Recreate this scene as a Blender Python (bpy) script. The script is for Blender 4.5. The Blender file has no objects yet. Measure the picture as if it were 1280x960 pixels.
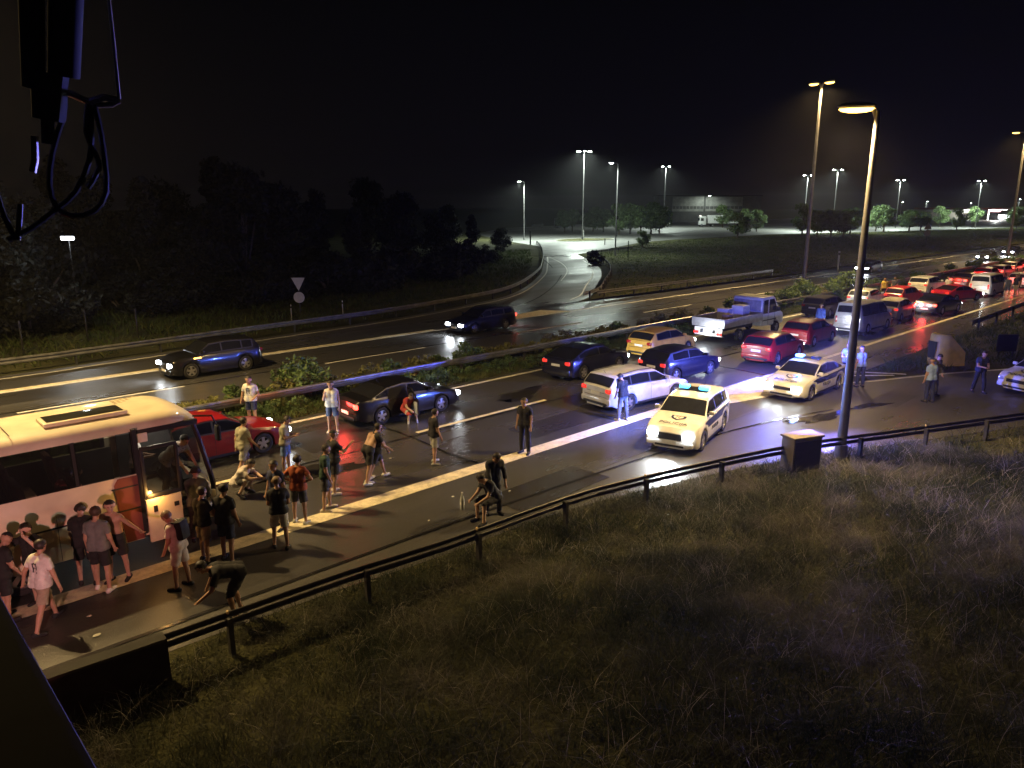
import bpy, bmesh, math, random
import numpy as np
from mathutils import Vector, Matrix
R = math.radians
random.seed(7); rng = np.random.default_rng(7)
sc = bpy.context.scene
col = sc.collection

# ------------------------------------------------------------------ camera, sky, exposure
CAM_H = 7.4
YAW, PITCH, FPX = R(46.3), math.atan(224/930.0), 930.0
cam_d = bpy.data.cameras.new('camera'); cam = bpy.data.objects.new('camera', cam_d); col.objects.link(cam)
cam.location = (0, 0, CAM_H)
cam.rotation_euler = (R(90)-PITCH, 0, YAW-R(90))
cam_d.sensor_width = 36; cam_d.lens = 36*FPX/1280.0
cam_d.clip_start = 0.05; cam_d.clip_end = 3000
sc.camera = cam

world = bpy.data.worlds.new('World'); sc.world = world; world.use_nodes = True
wn = world.node_tree.nodes; wl = world.node_tree.links; wn.clear()
w_out = wn.new('ShaderNodeOutputWorld'); w_bg = wn.new('ShaderNodeBackground')
w_tc = wn.new('ShaderNodeTexCoord'); w_sep = wn.new('ShaderNodeSeparateXYZ'); w_rp = wn.new('ShaderNodeValToRGB')
wl.new(w_tc.outputs['Generated'], w_sep.inputs[0]); wl.new(w_sep.outputs['Z'], w_rp.inputs[0])
w_rp.color_ramp.elements[0].position = 0.0; w_rp.color_ramp.elements[0].color = (0.0022, 0.0019, 0.0022, 1)
w_rp.color_ramp.elements[1].position = 0.35; w_rp.color_ramp.elements[1].color = (0.0004, 0.0004, 0.0006, 1)
wl.new(w_rp.outputs[0], w_bg.inputs[0]); w_bg.inputs[1].default_value = 1.0; wl.new(w_bg.outputs[0], w_out.inputs[0])

sc.view_settings.view_transform = 'Standard'; sc.view_settings.look = 'None'
sc.view_settings.exposure = 0.48; sc.view_settings.gamma = 1.0; sc.view_settings.use_curve_mapping = False
sc.render.engine = 'CYCLES'
cy = sc.cycles
cy.use_denoising = True; cy.max_bounces = 6; cy.diffuse_bounces = 2; cy.glossy_bounces = 3; cy.transmission_bounces = 4
cy.transparent_max_bounces = 8; cy.volume_bounces = 0; cy.sample_clamp_indirect = 3.0
cy.caustics_reflective = False; cy.caustics_refractive = False
try: cy.use_light_tree = True
except Exception: pass

SODIUM = (1.0, 0.67, 0.27)
WHITE_LAMP = (0.86, 1.0, 0.88)
BLUE = (0.10, 0.13, 1.0)

_fw = np.array([math.cos(YAW)*math.cos(PITCH), math.sin(YAW)*math.cos(PITCH), -math.sin(PITCH)])
_rt = np.array([math.sin(YAW), -math.cos(YAW), 0.0]); _up = np.cross(_rt, _fw)
def at(px, py, z=0.0):
    """ground point seen at a pixel of the photograph (survey of the place)"""
    d = _fw*FPX + _rt*(px-640) + _up*(480-py)
    t = (z-CAM_H)/d[2]
    return Vector((d[0]*t, d[1]*t, z))

# ------------------------------------------------------------------ helpers
def tag(o, label=None, cat=None, group=None, kind=None):
    if label: o['label'] = label
    if cat: o['category'] = cat
    if group: o['group'] = group
    if kind: o['kind'] = kind
    return o
def empty(name, loc=(0,0,0), rz=0.0, label=None, cat=None, group=None):
    o = bpy.data.objects.new(name, None); col.objects.link(o)
    o.empty_display_size = 0.2
    o.location = loc; o.rotation_euler = (0, 0, rz)
    return tag(o, label, cat, group)
def copy_tree(o, parent=None):
    c = o.copy(); col.objects.link(c)
    if parent: c.parent = parent
    for ch in list(o.children): copy_tree(ch, c)
    return c

_mats = {}
def mat(name, base=(0.5,0.5,0.5), rough=0.5, metal=0.0, var=0.15, scale=6.0, bump=0.0, emit=None, estr=0.0, coat=0.0, spec=0.5):
    key = name
    if key in _mats: return _mats[key]
    m = bpy.data.materials.new(name); m.use_nodes = True
    nt = m.node_tree; b = nt.nodes['Principled BSDF']
    b.inputs['Roughness'].default_value = rough; b.inputs['Metallic'].default_value = metal
    b.inputs['Specular IOR Level'].default_value = spec
    if coat: b.inputs['Coat Weight'].default_value = coat; b.inputs['Coat Roughness'].default_value = 0.08
    tc = nt.nodes.new('ShaderNodeTexCoord'); nz = nt.nodes.new('ShaderNodeTexNoise')
    nz.inputs['Scale'].default_value = scale; nz.inputs['Detail'].default_value = 5
    nt.links.new(tc.outputs['Object'], nz.inputs['Vector'])
    rp = nt.nodes.new('ShaderNodeValToRGB')
    lo = [max(0, c*(1-var)) for c in base]; hi = [min(1, c*(1+var)) for c in base]
    rp.color_ramp.elements[0].position = 0.3; rp.color_ramp.elements[0].color = (*lo, 1)
    rp.color_ramp.elements[1].position = 0.7; rp.color_ramp.elements[1].color = (*hi, 1)
    nt.links.new(nz.outputs['Fac'], rp.inputs[0]); nt.links.new(rp.outputs[0], b.inputs['Base Color'])
    if bump:
        bp = nt.nodes.new('ShaderNodeBump'); bp.inputs['Strength'].default_value = bump; bp.inputs['Distance'].default_value = 0.03
        nt.links.new(nz.outputs['Fac'], bp.inputs['Height']); nt.links.new(bp.outputs[0], b.inputs['Normal'])
    if emit:
        b.inputs['Emission Color'].default_value = (*emit, 1); b.inputs['Emission Strength'].default_value = estr
    _mats[key] = m
    return m

def glass_mat(name, tint=(0.02,0.022,0.025), see=0.0):
    """car / coach glass: a dark glossy pane that lets a share of the light through"""
    if name in _mats: return _mats[name]
    m = mat(name, tint, 0.06, 0.0, 0.2, 3.0, coat=0.3)
    if see > 0:
        nt = m.node_tree; b = nt.nodes['Principled BSDF']; out = nt.nodes['Material Output']
        tr = nt.nodes.new('ShaderNodeBsdfTransparent'); tr.inputs[0].default_value = (0.75,0.8,0.8,1)
        mx = nt.nodes.new('ShaderNodeMixShader'); mx.inputs[0].default_value = see
        nt.links.new(b.outputs[0], mx.inputs[1]); nt.links.new(tr.outputs[0], mx.inputs[2]); nt.links.new(mx.outputs[0], out.inputs[0])
    return m

class MB:
    def __init__(s): s.v = []; s.f = []
    def add(s, vs, fs):
        o = len(s.v); s.v += [tuple(float(c) for c in p) for p in vs]; s.f += [tuple(i+o for i in q) for q in fs]; return s
    def box(s, c, d, rz=0.0, ry=0.0, rx=0.0, bev=0.0):
        x, y, z = d[0]/2, d[1]/2, d[2]/2
        M = Matrix.Translation(Vector(c)) @ Matrix.Rotation(rz,4,'Z') @ Matrix.Rotation(ry,4,'Y') @ Matrix.Rotation(rx,4,'X')
        if bev <= 0:
            P = [(-x,-y,-z),(x,-y,-z),(x,y,-z),(-x,y,-z),(-x,-y,z),(x,-y,z),(x,y,z),(-x,y,z)]
            return s.add([M@Vector(p) for p in P], [(0,3,2,1),(4,5,6,7),(0,1,5,4),(1,2,6,5),(2,3,7,6),(3,0,4,7)])
        bm = bmesh.new(); bmesh.ops.create_cube(bm, size=1.0)
        for v in bm.verts: v.co = Vector((v.co.x*d[0], v.co.y*d[1], v.co.z*d[2]))
        bmesh.ops.bevel(bm, geom=list(bm.edges), offset=min(bev, 0.45*min(d)), segments=2, affect='EDGES', profile=0.6)
        bm.verts.ensure_lookup_table()
        s.add([M@v.co for v in bm.verts], [[v.index for v in f.verts] for f in bm.faces]); bm.free(); return s
    def cyl(s, p0, p1, r0, r1=None, n=10, cap=True):
        r1 = r0 if r1 is None else r1
        p0 = Vector(p0); p1 = Vector(p1); d = (p1-p0)
        if d.length < 1e-9: return s
        d.normalize(); a = d.orthogonal().normalized(); b = d.cross(a)
        vs = []
        for p, r in ((p0,r0),(p1,r1)):
            for i in range(n):
                t = 2*math.pi*i/n; vs.append(p + a*(r*math.cos(t)) + b*(r*math.sin(t)))
        fs = [(i,(i+1)%n,n+(i+1)%n,n+i) for i in range(n)]
        if cap: fs += [tuple(reversed(range(n))), tuple(range(n,2*n))]
        return s.add(vs, fs)
    def tube(s, pts, r, n=6):
        pts = [Vector(p) for p in pts]; rr = r if isinstance(r,(list,tuple)) else [r]*len(pts)
        vs = []; a = None
        for i, p in enumerate(pts):
            d = (pts[min(i+1,len(pts)-1)]-pts[max(i-1,0)]).normalized()
            if a is None: a = d.orthogonal().normalized()
            else: a = (a - d*a.dot(d)).normalized()
            b = d.cross(a)
            for k in range(n):
                t = 2*math.pi*k/n; vs.append(p + a*(rr[i]*math.cos(t)) + b*(rr[i]*math.sin(t)))
        fs = [(i*n+k, i*n+(k+1)%n, (i+1)*n+(k+1)%n, (i+1)*n+k) for i in range(len(pts)-1) for k in range(n)]
        fs += [tuple(reversed(range(n))), tuple(range((len(pts)-1)*n, len(pts)*n))]
        return s.add(vs, fs)
    def ball(s, c, r, n=10, m=7):
        rx, ry, rz = (r,r,r) if not isinstance(r,(tuple,list)) else r
        vs = [(c[0],c[1],c[2]-rz)]
        for j in range(1,m):
            ph = -math.pi/2 + math.pi*j/m
            for i in range(n):
                t = 2*math.pi*i/n; vs.append((c[0]+rx*math.cos(ph)*math.cos(t), c[1]+ry*math.cos(ph)*math.sin(t), c[2]+rz*math.sin(ph)))
        vs.append((c[0],c[1],c[2]+rz)); L = len(vs)-1
        fs = [(0,1+(i+1)%n,1+i) for i in range(n)]
        for j in range(m-2):
            fs += [(1+j*n+i,1+j*n+(i+1)%n,1+(j+1)*n+(i+1)%n,1+(j+1)*n+i) for i in range(n)]
        fs += [(1+(m-2)*n+i,1+(m-2)*n+(i+1)%n,L) for i in range(n)]
        return s.add(vs, fs)
    def prism(s, poly, y0, y1):
        """outline in x,z extruded along y"""
        n = len(poly)
        vs = [(x,y0,z) for x,z in poly]+[(x,y1,z) for x,z in poly]
        return s.add(vs, [tuple(range(n)), tuple(reversed(range(n,2*n)))]+[(i,n+i,n+(i+1)%n,(i+1)%n) for i in range(n)])
    def sweep(s, path, prof, closed=False):
        """profile (offset to the left, height) along a ground path"""
        n = len(prof); vs = []
        P = [Vector((p[0],p[1],p[2] if len(p)>2 else 0)) for p in path]
        for i, p in enumerate(P):
            d = (P[min(i+1,len(P)-1)]-P[max(i-1,0)]); d.z = 0; d.normalize(); l = Vector((-d.y,d.x,0))
            for o, z in prof: vs.append(p + l*o + Vector((0,0,z)))
        fs = []
        for i in range(len(P)-1):
            for k in range(n if closed else n-1):
                a, b = i*n+k, i*n+(k+1)%n
                fs.append((a, b, b+n, a+n))
        if closed: fs += [tuple(range(n)), tuple(reversed(range((len(P)-1)*n, len(P)*n)))]
        return s.add(vs, fs)
    def build(s, name, m, parent=None, smooth=True, angle=35):
        me = bpy.data.meshes.new(name); me.from_pydata(s.v, [], s.f)
        me.materials.append(m)
        if smooth and len(s.f) > 2:
            me.shade_smooth(); me.set_sharp_from_angle(angle=R(angle))
        me.update()
        o = bpy.data.objects.new(name, me); col.objects.link(o)
        if parent: o.parent = parent
        return o

def npmesh(name, V, F, m, parent=None, smooth=False):
    """fast mesh from numpy arrays (all faces the same size)"""
    V = np.asarray(V, np.float32); F = np.asarray(F, np.int32); k = F.shape[1]
    me = bpy.data.meshes.new(name)
    me.vertices.add(len(V)); me.vertices.foreach_set('co', V.ravel())
    me.loops.add(F.size); me.loops.foreach_set('vertex_index', F.ravel())
    me.polygons.add(len(F)); me.polygons.foreach_set('loop_start', np.arange(0, F.size, k, dtype=np.int32))
    me.update(calc_edges=True); me.validate()
    if smooth: me.shade_smooth()
    if m: me.materials.append(m)
    o = bpy.data.objects.new(name, me); col.objects.link(o)
    if parent: o.parent = parent
    return o

def spline(pts, step=1.5):
    P = [Vector((p[0],p[1],p[2] if len(p)>2 else 0.0)) for p in pts]; out = []
    for i in range(len(P)-1):
        p0 = P[max(i-1,0)]; p1 = P[i]; p2 = P[i+1]; p3 = P[min(i+2,len(P)-1)]
        n = max(2, int((p2-p1).length/step))
        for k in range(n):
            t = k/n
            out.append(0.5*((2*p1)+(p2-p0)*t+(2*p0-5*p1+4*p2-p3)*t*t+(3*p1-p0-3*p2+p3)*t**3))
    out.append(P[-1]); return out

def sheet(name, poly, z, m, kind='structure'):
    bm = bmesh.new(); vs = [bm.verts.new((p[0],p[1],z)) for p in poly]
    f = bm.faces.new(vs)
    if f.normal.z < 0: f.normal_flip()
    bmesh.ops.triangulate(bm, faces=list(bm.faces))
    bm.normal_update()
    for f in bm.faces:
        if f.normal.z < 0: f.normal_flip()
    me = bpy.data.meshes.new(name); bm.to_mesh(me); bm.free(); me.materials.append(m)
    o = bpy.data.objects.new(name, me); col.objects.link(o); o['kind'] = kind
    return o
def strip(name, path, half, z, m):
    b = MB(); b.sweep([(p[0],p[1],z) for p in path], [(half,0),(-half,0)])
    o = b.build(name, m, smooth=False); o['kind'] = 'structure'; return o

def lamp_light(name, kind, loc, energy, color, parent=None, size=0.1, spot=None, target=None, blend=0.4):
    d = bpy.data.lights.new(name, kind); d.energy = energy; d.color = color
    d.shadow_soft_size = size
    o = bpy.data.objects.new(name, d); col.objects.link(o); o.location = loc
    if kind == 'SPOT':
        d.spot_size = R(spot); d.spot_blend = blend
        if target is not None:
            v = Vector(target)-Vector(loc); o.rotation_euler = v.to_track_quat('-Z','Y').to_euler()
    if parent: o.parent = parent
    return o

# ------------------------------------------------------------------ ground and roads
def ground_material():
    m = mat('ground_turf', (0.05,0.05,0.022), 0.95, 0, 0.5, 0.35, bump=0.0, spec=0.1)
    nt = m.node_tree; b = nt.nodes['Principled BSDF']
    tc = nt.nodes.new('ShaderNodeTexCoord')
    n2 = nt.nodes.new('ShaderNodeTexNoise'); n2.inputs['Scale'].default_value = 9; n2.inputs['Detail'].default_value = 6
    nt.links.new(tc.outputs['Object'], n2.inputs['Vector'])
    bp = nt.nodes.new('ShaderNodeBump'); bp.inputs['Strength'].default_value = 1.0; bp.inputs['Distance'].default_value = 0.12
    nt.links.new(n2.outputs['Fac'], bp.inputs['Height']); nt.links.new(bp.outputs[0], b.inputs['Normal'])
    return m
def asphalt_material(name, base, r0, r1, patch=0.12):
    """wet asphalt: fine grain, patches of damp and drier surface"""
    m = bpy.data.materials.new(name); m.use_nodes = True; nt = m.node_tree; b = nt.nodes['Principled BSDF']
    N = nt.nodes.new; L = nt.links.new
    tc = N('ShaderNodeTexCoord')
    n1 = N('ShaderNodeTexNoise'); n1.inputs['Scale'].default_value = patch; n1.inputs['Detail'].default_value = 6; n1.inputs['Roughness'].default_value = 0.6
    mp = N('ShaderNodeMapping'); mp.inputs['Scale'].default_value = (0.35,1.6,1)
    L(tc.outputs['Object'], mp.inputs[0]); L(mp.outputs[0], n1.inputs['Vector'])
    n2 = N('ShaderNodeTexNoise'); n2.inputs['Scale'].default_value = 22; n2.inputs['Detail'].default_value = 4
    L(tc.outputs['Object'], n2.inputs['Vector'])
    r = N('ShaderNodeMapRange'); r.inputs[1].default_value = 0.35; r.inputs[2].default_value = 0.65; r.inputs[3].default_value = r0; r.inputs[4].default_value = r1
    L(n1.outputs['Fac'], r.inputs[0]); L(r.outputs[0], b.inputs['Roughness'])
    cr = N('ShaderNodeValToRGB'); cr.color_ramp.elements[0].position = 0.3; cr.color_ramp.elements[1].position = 0.72
    cr.color_ramp.elements[0].color = (*[c*0.65 for c in base],1); cr.color_ramp.elements[1].color = (*[c*1.4 for c in base],1)
    mx = N('ShaderNodeMath'); mx.operation = 'ADD'; hf = N('ShaderNodeMath'); hf.operation = 'MULTIPLY'; hf.inputs[1].default_value = 0.5
    L(n1.outputs['Fac'], mx.inputs[0]); L(n2.outputs['Fac'], mx.inputs[1]); L(mx.outputs[0], hf.inputs[0]); L(hf.outputs[0], cr.inputs[0]); L(cr.outputs[0], b.inputs['Base Color'])
    bp = N('ShaderNodeBump'); bp.inputs['Strength'].default_value = 0.35; bp.inputs['Distance'].default_value = 0.015
    n3 = N('ShaderNodeTexNoise'); n3.inputs['Scale'].default_value = 55; n3.inputs['Detail'].default_value = 2
    L(tc.outputs['Object'], n3.inputs['Vector']); L(n3.outputs['Fac'], bp.inputs['Height']); L(bp.outputs[0], b.inputs['Normal'])
    return m
def paint_material(name, base, wear=0.42):
    m = bpy.data.materials.new(name); m.use_nodes = True; nt = m.node_tree; b = nt.nodes['Principled BSDF']
    N = nt.nodes.new; L = nt.links.new
    tc = N('ShaderNodeTexCoord'); n1 = N('ShaderNodeTexNoise'); n1.inputs['Scale'].default_value = 3.5; n1.inputs['Detail'].default_value = 9; n1.inputs['Roughness'].default_value = 0.75
    L(tc.outputs['Object'], n1.inputs['Vector'])
    cr = N('ShaderNodeValToRGB'); cr.color_ramp.elements[0].position = wear-0.1; cr.color_ramp.elements[1].position = wear+0.12
    cr.color_ramp.elements[0].color = (*[c*0.55 for c in base],1); cr.color_ramp.elements[1].color = (*base,1)
    L(n1.outputs['Fac'], cr.inputs[0]); L(cr.outputs[0], b.inputs['Base Color']); b.inputs['Roughness'].default_value = 0.5
    return m

M_turf = ground_material()
M_road = asphalt_material('motorway_asphalt', (0.050,0.049,0.048), 0.15, 0.46)
M_ramp = asphalt_material('ramp_asphalt', (0.062,0.06,0.057), 0.27, 0.62)
M_lot = asphalt_material('parking_asphalt', (0.10,0.10,0.095), 0.4, 0.75, 0.05)
M_paint = paint_material('road_paint_white', (0.76,0.75,0.70), 0.46)
M_paint_y = paint_material('road_paint_warm', (0.76,0.68,0.47), 0.46)

rail_near = [(-6,11.6),(1.8,11.5),(3.3,11.45),(6.6,11.29),(8.7,11.05),(12.2,10.9),(14.1,10.6),(17.0,9.9),(20.1,8.95),(24.5,7.1),(28.9,5.2),(34,2.9),(42,-1.5),(52,-8),(66,-18)]
RN = spline(rail_near, 1.0)
_rx = np.array([p.x for p in RN]); _ry = np.array([p.y for p in RN])
def bank(X, Y):
    """the verge in front of the near guardrail rises gently towards the bridge"""
    X = np.asarray(X, float); Y = np.asarray(Y, float)
    d = np.interp(X, _rx, _ry)-Y
    f = np.clip((X-1.0)/4.0,0,1)*np.clip((64-X)/14.0,0,1)
    z = 0.135*np.clip(d-1.2,0,None); z = 2.4*(1-np.exp(-z/2.4))
    w = np.clip((d-1.2)/2,0,1)*(0.10*np.sin(X*.8+np.sin(Y*.6))+0.07*np.sin(Y*1.1+X*.35))
    return f*(z+w)
# one ground sheet, rising to a bank in front of the near guardrail
def ground():
    xs = np.concatenate([np.linspace(-60,140,161), np.linspace(150,1200,40)])
    ys = np.concatenate([np.linspace(-80,12,75), np.linspace(13,60,24), np.linspace(66,1200,50)])
    X, Y = np.meshgrid(xs, ys, indexing='ij')
    Z = bank(X, Y)
    V = np.stack([X,Y,Z],-1).reshape(-1,3); nx, ny = X.shape
    i = np.arange(nx-1)[:,None]*ny + np.arange(ny-1)[None,:]
    F = np.stack([i,i+ny,i+ny+1,i+1],-1).reshape(-1,4)
    o = npmesh('ground', V, F, M_turf); o['kind'] = 'structure'
ground()

MED0, MED1 = 23.75, 26.75            # planted median
sheet('motorway_near', [(-60,12.9),(700,12.9),(700,MED0),(-60,MED0)], 0.012, M_road)
sheet('motorway_far', [(-60,MED1),(700,MED1),(700,37.6),(54,37.6),(43,38.2),(30,38.6),(-60,38.6)], 0.012, M_road)

M_patch = asphalt_material('asphalt_patch', (0.028,0.027,0.027), 0.2, 0.4, 0.3)
ramp_left = [(31,12.95),(33.0,11.9),(36.3,10.5),(40.9,8.0),(48,4.0),(58,-2.6),(72,-12.5)]
RL_ = spline(ramp_left, 1.0)
sheet('exit_ramp', [(p.x,p.y+0.72) for p in RN]+[(p.x,p.y) for p in reversed(RL_)]+[(31,12.9),(-6,12.9)], 0.008, M_ramp)

acc_L = [(-60,38.9),(0,38.9),(10,39.3),(18.5,40.2),(27,41.0),(34.5,42.6),(44,46.0),(57.5,56),(68,65.5),(78.5,75.5),(92,89),(106,104)]
acc_R = [(43,38.2),(47.5,40.2),(53.7,44.9),(62.5,51.5),(70,58),(76,64),(80,68.5),(87.5,77)]
AL, AR = spline(acc_L, 2), spline(acc_R, 2)
sheet('access_road', [(p.x,p.y) for p in AL if p.x > -55]+[(106,104),(100,86),(90,78)]+[(p.x,p.y) for p in reversed(AR)]+[(30,38.4),(-55,38.4)], 0.008, M_ramp)
sheet('parking_lot', [(88,77),(96,80),(124.5,92.8),(142.6,95.5),(155.0,95.0),(182.3,95.5),(205.4,89.0),(231.3,81.7),(264.7,74.8),(304.2,66.5),(420,66),(560,56),(700,40),(820,60),(640,150),(420,200),(262,205),(170,182),(130,150),(112,122),(100,98)], 0.016, M_lot)

ZM = 0.020
def line(name, pts, half, m=M_paint, z=ZM): return strip(name, pts, half, z, m)
line('edge_line', [(-60,23.3),(700,23.3)], 0.10)
line('edge_line', [(-60,27.2),(700,27.2)], 0.10)
line('edge_line', [(-60,15.32),(28,15.36),(30,15.4)], 0.26, M_paint_y)
line('edge_line', [(30.05,15.42),(60,15.42),(700,15.42)], 0.12, M_paint_y)
sheet('painted_gore', [(21.0,15.06),(30.6,15.14),(30.6,13.15),(27.3,13.55)], ZM, M_paint_y)
line('edge_line', spline([(30.6,13.0),(32.9,11.75),(36.3,10.3),(40.9,7.8),(48,3.75),(58,-2.9),(72,-12.8)],1.5), 0.09, M_paint)
line('gore_outline', [(31.2,14.6),(34.6,11.6)], 0.09, M_paint, 0.024)
line('gore_outline', [(31.2,14.7),(33.0,14.7),(35.2,11.3)], 0.09, M_paint, 0.028)
for k in range(-4, 40):
    x = 14.1 + 12.35*k
    line('lane_dash', [(x,19.35),(x+6.2,19.35)], 0.09, M_paint_y if k < 1 else M_paint)  # near dashes carry the warm lamp light in their paint colour
    x = 5.0 + 12.6*k
    line('lane_dash', [(x,31.35),(x+6.0,31.35)], 0.08, M_paint)
line('edge_line', [(-60,35.3),(29,35.3),(38.5,35.35),(60,35.35),(700,35.35)], 0.12, M_paint)
sheet('painted_gore', [(-60,35.42),(27.5,35.42),(27.5,35.78),(-60,35.78)], ZM, M_paint_y)
sheet('painted_gore', [(28.2,35.45),(39.5,35.5),(38.4,37.2),(36.8,37.0)], ZM, M_paint_y)
line('edge_line', [(p.x,p.y-0.75) for p in AL if p.x < 80], 0.08, M_paint)
line('edge_line', [(p.x-0.5,p.y+0.8) for p in AR if 44 < p.x < 79], 0.07, M_paint)
line('centre_line', spline([(55,50.5),(64,57.8),(72,66),(80,76)],2), 0.06, M_paint)
for (x0,y0,x1,y1) in ((16.5,16.2,21.0,17.6),(10.5,19.8,13.2,22.6),(34.6,19.6,41.5,20.4),(44,16.0,52,16.9),(24,31.7,33,33.0),(2.0,33.0,7.5,35.0),(12.0,12.2,15.5,13.6),(29.0,9.5,31.5,10.6)):
    sheet('road_patch', [(x0,y0),(x1,y0+.06),(x1-.1,y1),(x0+.05,y1-.05)], 0.016, M_patch)
# tar seams
M_seam = mat('tar_seam', (0.012,0.012,0.012), 0.25, 0, 0.3)
for pts in ([(29,36.9),(40,40.5),(50,47),(60,55)], [(66,62),(74,71),(80,79),(84,88)], [(0,13.0),(12,12.85),(22,12.2),(27,11)], [(-5,19.2),(20,19.12),(60,19.2),(140,19.2)], [(13.6,15.7),(13.5,17),(13.7,19.3),(13.5,23.2)], [(30.5,15.6),(30.7,18),(30.4,23.2)], [(-5,31.6),(30,31.55),(90,31.6)]):
    line('tar_seam', spline(pts,1.5), 0.05, M_seam, 0.024)
M_wet = mat('puddle_water', (0.02,0.019,0.018), 0.1, 0, 0.1)
def puddle(cx, cy, rx, ry, rz, z=0.0235):
    pts = []
    for i in range(28):
        t = 2*math.pi*i/28; k = 1+0.28*math.sin(3*t+cx)+0.15*math.sin(7*t+cy)+0.08*math.sin(11*t)
        x, y = rx*k*math.cos(t), ry*k*math.sin(t)
        pts.append((cx+x*math.cos(rz)-y*math.sin(rz), cy+x*math.sin(rz)+y*math.cos(rz)))
    sheet('puddle', pts, z, M_wet)
puddle(25.6,10.9,1.5,0.32,R(-14)); puddle(20.2,20.6,1.3,0.5,0.3); puddle(47,17.0,2.6,0.4,0.05); puddle(9.5,18.3,1.6,0.5,-0.1); puddle(28.5,10.3,1.0,0.2,R(-20))

# kerbed grass island under the tall lot lamp
def island():
    c = at(729,300); pts = [(c.x+math.cos(t)*8*(1-0.25*math.sin(t)), c.y+math.sin(t)*4) for t in np.linspace(0,2*math.pi,25)]
    b = MB(); b.sweep([(p[0],p[1],0.0) for p in pts], [(0.0,0),(0.0,0.14),(-0.18,0.14),(-0.18,0)])
    o = b.build('kerb', mat('kerb_stone',(0.3,0.29,0.25),0.8,0,0.2,4)); o['kind'] = 'structure'
    sheet('island_turf', [(c.x+(p[0]-c.x)*0.985, c.y+(p[1]-c.y)*0.985) for p in pts[:-1]], 0.1, M_turf)
island()

# ------------------------------------------------------------------ guardrails
M_rail = mat('galvanised_rail', (0.26,0.26,0.27), 0.42, 0.75, 0.35, 2.5, bump=0.1)
M_rail_far = mat('dull_rail', (0.15,0.15,0.145), 0.6, 0.5, 0.35, 2.5, bump=0.1)
M_rail_dark = mat('weathered_rail', (0.10,0.095,0.09), 0.5, 0.6, 0.4, 3, bump=0.1)
M_post = mat('rail_post_steel', (0.07,0.068,0.065), 0.55, 0.6, 0.3, 5)
M_refl = mat('amber_reflector', (0.75,0.55,0.3), 0.3, 0, 0.1)
PROF = [(0.0,0.45),(0.045,0.48),(0.055,0.53),(0.0,0.575),(0.0,0.625),(0.055,0.67),(0.045,0.72),(0.0,0.75),(-0.012,0.745),(0.03,0.715),(0.04,0.67),(-0.014,0.625),(-0.014,0.575),(0.04,0.53),(0.03,0.485),(-0.012,0.455)]
PROF_HI = [(0.0,0.655),(0.045,0.67),(0.055,0.71),(0.045,0.75),(0.0,0.77),(-0.012,0.76),(0.03,0.745),(0.04,0.71),(0.03,0.68),(-0.012,0.668)]
PROF_LO = [(a, z-0.145) for a, z in PROF_HI]
def guardrail(path, label, m, side=1, spacing=4.0, maxpost=99, group=None, refl=True, double=False):
    t = empty('guardrail', (path[0].x, path[0].y, 0), 0, label, 'guardrail', group)
    o0 = Vector((path[0].x, path[0].y, 0)); loc = [p-o0 for p in path]
    for prf in ((PROF_HI, PROF_LO) if double else (PROF,)):
        MB().sweep(loc, [(side*a, z) for a, z in prf], closed=True).build('rail_beam', m, t)
    acc = 0.0; n = 0; nxt = 1.0
    for i in range(len(loc)-1):
        d = loc[i+1]-loc[i]; L = d.length
        while nxt <= acc+L and n < maxpost:
            p = loc[i] + d*((nxt-acc)/max(L,1e-6)); a = math.atan2(d.y, d.x)
            nv = Vector((-math.sin(a), math.cos(a), 0))*(-0.085*side)
            b = MB(); b.box(p+nv+Vector((0,0,0.35)), (0.08,0.11,0.70), a); b.box(p+nv*0.45+Vector((0,0,0.6)), (0.07,0.06,0.2), a)
            po = b.build('post', M_post, t, smooth=False)
            if refl and n % 2 == 0:
                MB().box(p+nv*0.3+Vector((0,0,0.775)), (0.035,0.05,0.06), a, bev=0.01).build('reflector', M_refl, po)
            n += 1; nxt += spacing
        acc += L
    return t
guardrail([p for p in RN if p.x > 3.25], 'dark weathered guardrail curving along the near side of the exit ramp', M_rail_dark, 1, 2.6, double=True)
guardrail(spline([(-40,25.2),(250,25.2)],3), 'galvanised guardrail running along the planted median', M_rail, -1, 4.0, refl=False)
guardrail([Vector((p.x,p.y+0.15,0)) for p in AL if p.x < 104], 'pale guardrail bending along the far side of the far carriageway and access road', M_rail_far, -1, 4.0, refl=False)
guardrail(spline([(44.5,38.4),(48,39.8),(54.3,44.3),(63.2,50.8),(71,57.5),(77,63.5),(81,68.5),(84,72),(92,74.5),(100,76)],1.5), 'guardrail on the inner curve of the access road beside the triangular verge', M_rail, 1, 3.0, refl=False)
guardrail(spline([(46,38.3),(58,38.35),(75,38.4)],2), 'short low guardrail on the far verge edge past the painted gore', M_rail_dark, -1, 4.0, refl=False)
guardrail(spline([(50,12.75),(75,12.9),(170,12.9)],2), 'dark guardrail on the hard shoulder behind the yellow gore marker', M_rail_dark, 1, 4.0, refl=False)
guardrail(spline([(42.0,8.4),(48,5.0),(58,-1.6)],1.5), 'low guardrail on the left edge of the ramp beside the dark board', M_rail_dark, -1, 3.0, refl=False)

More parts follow.
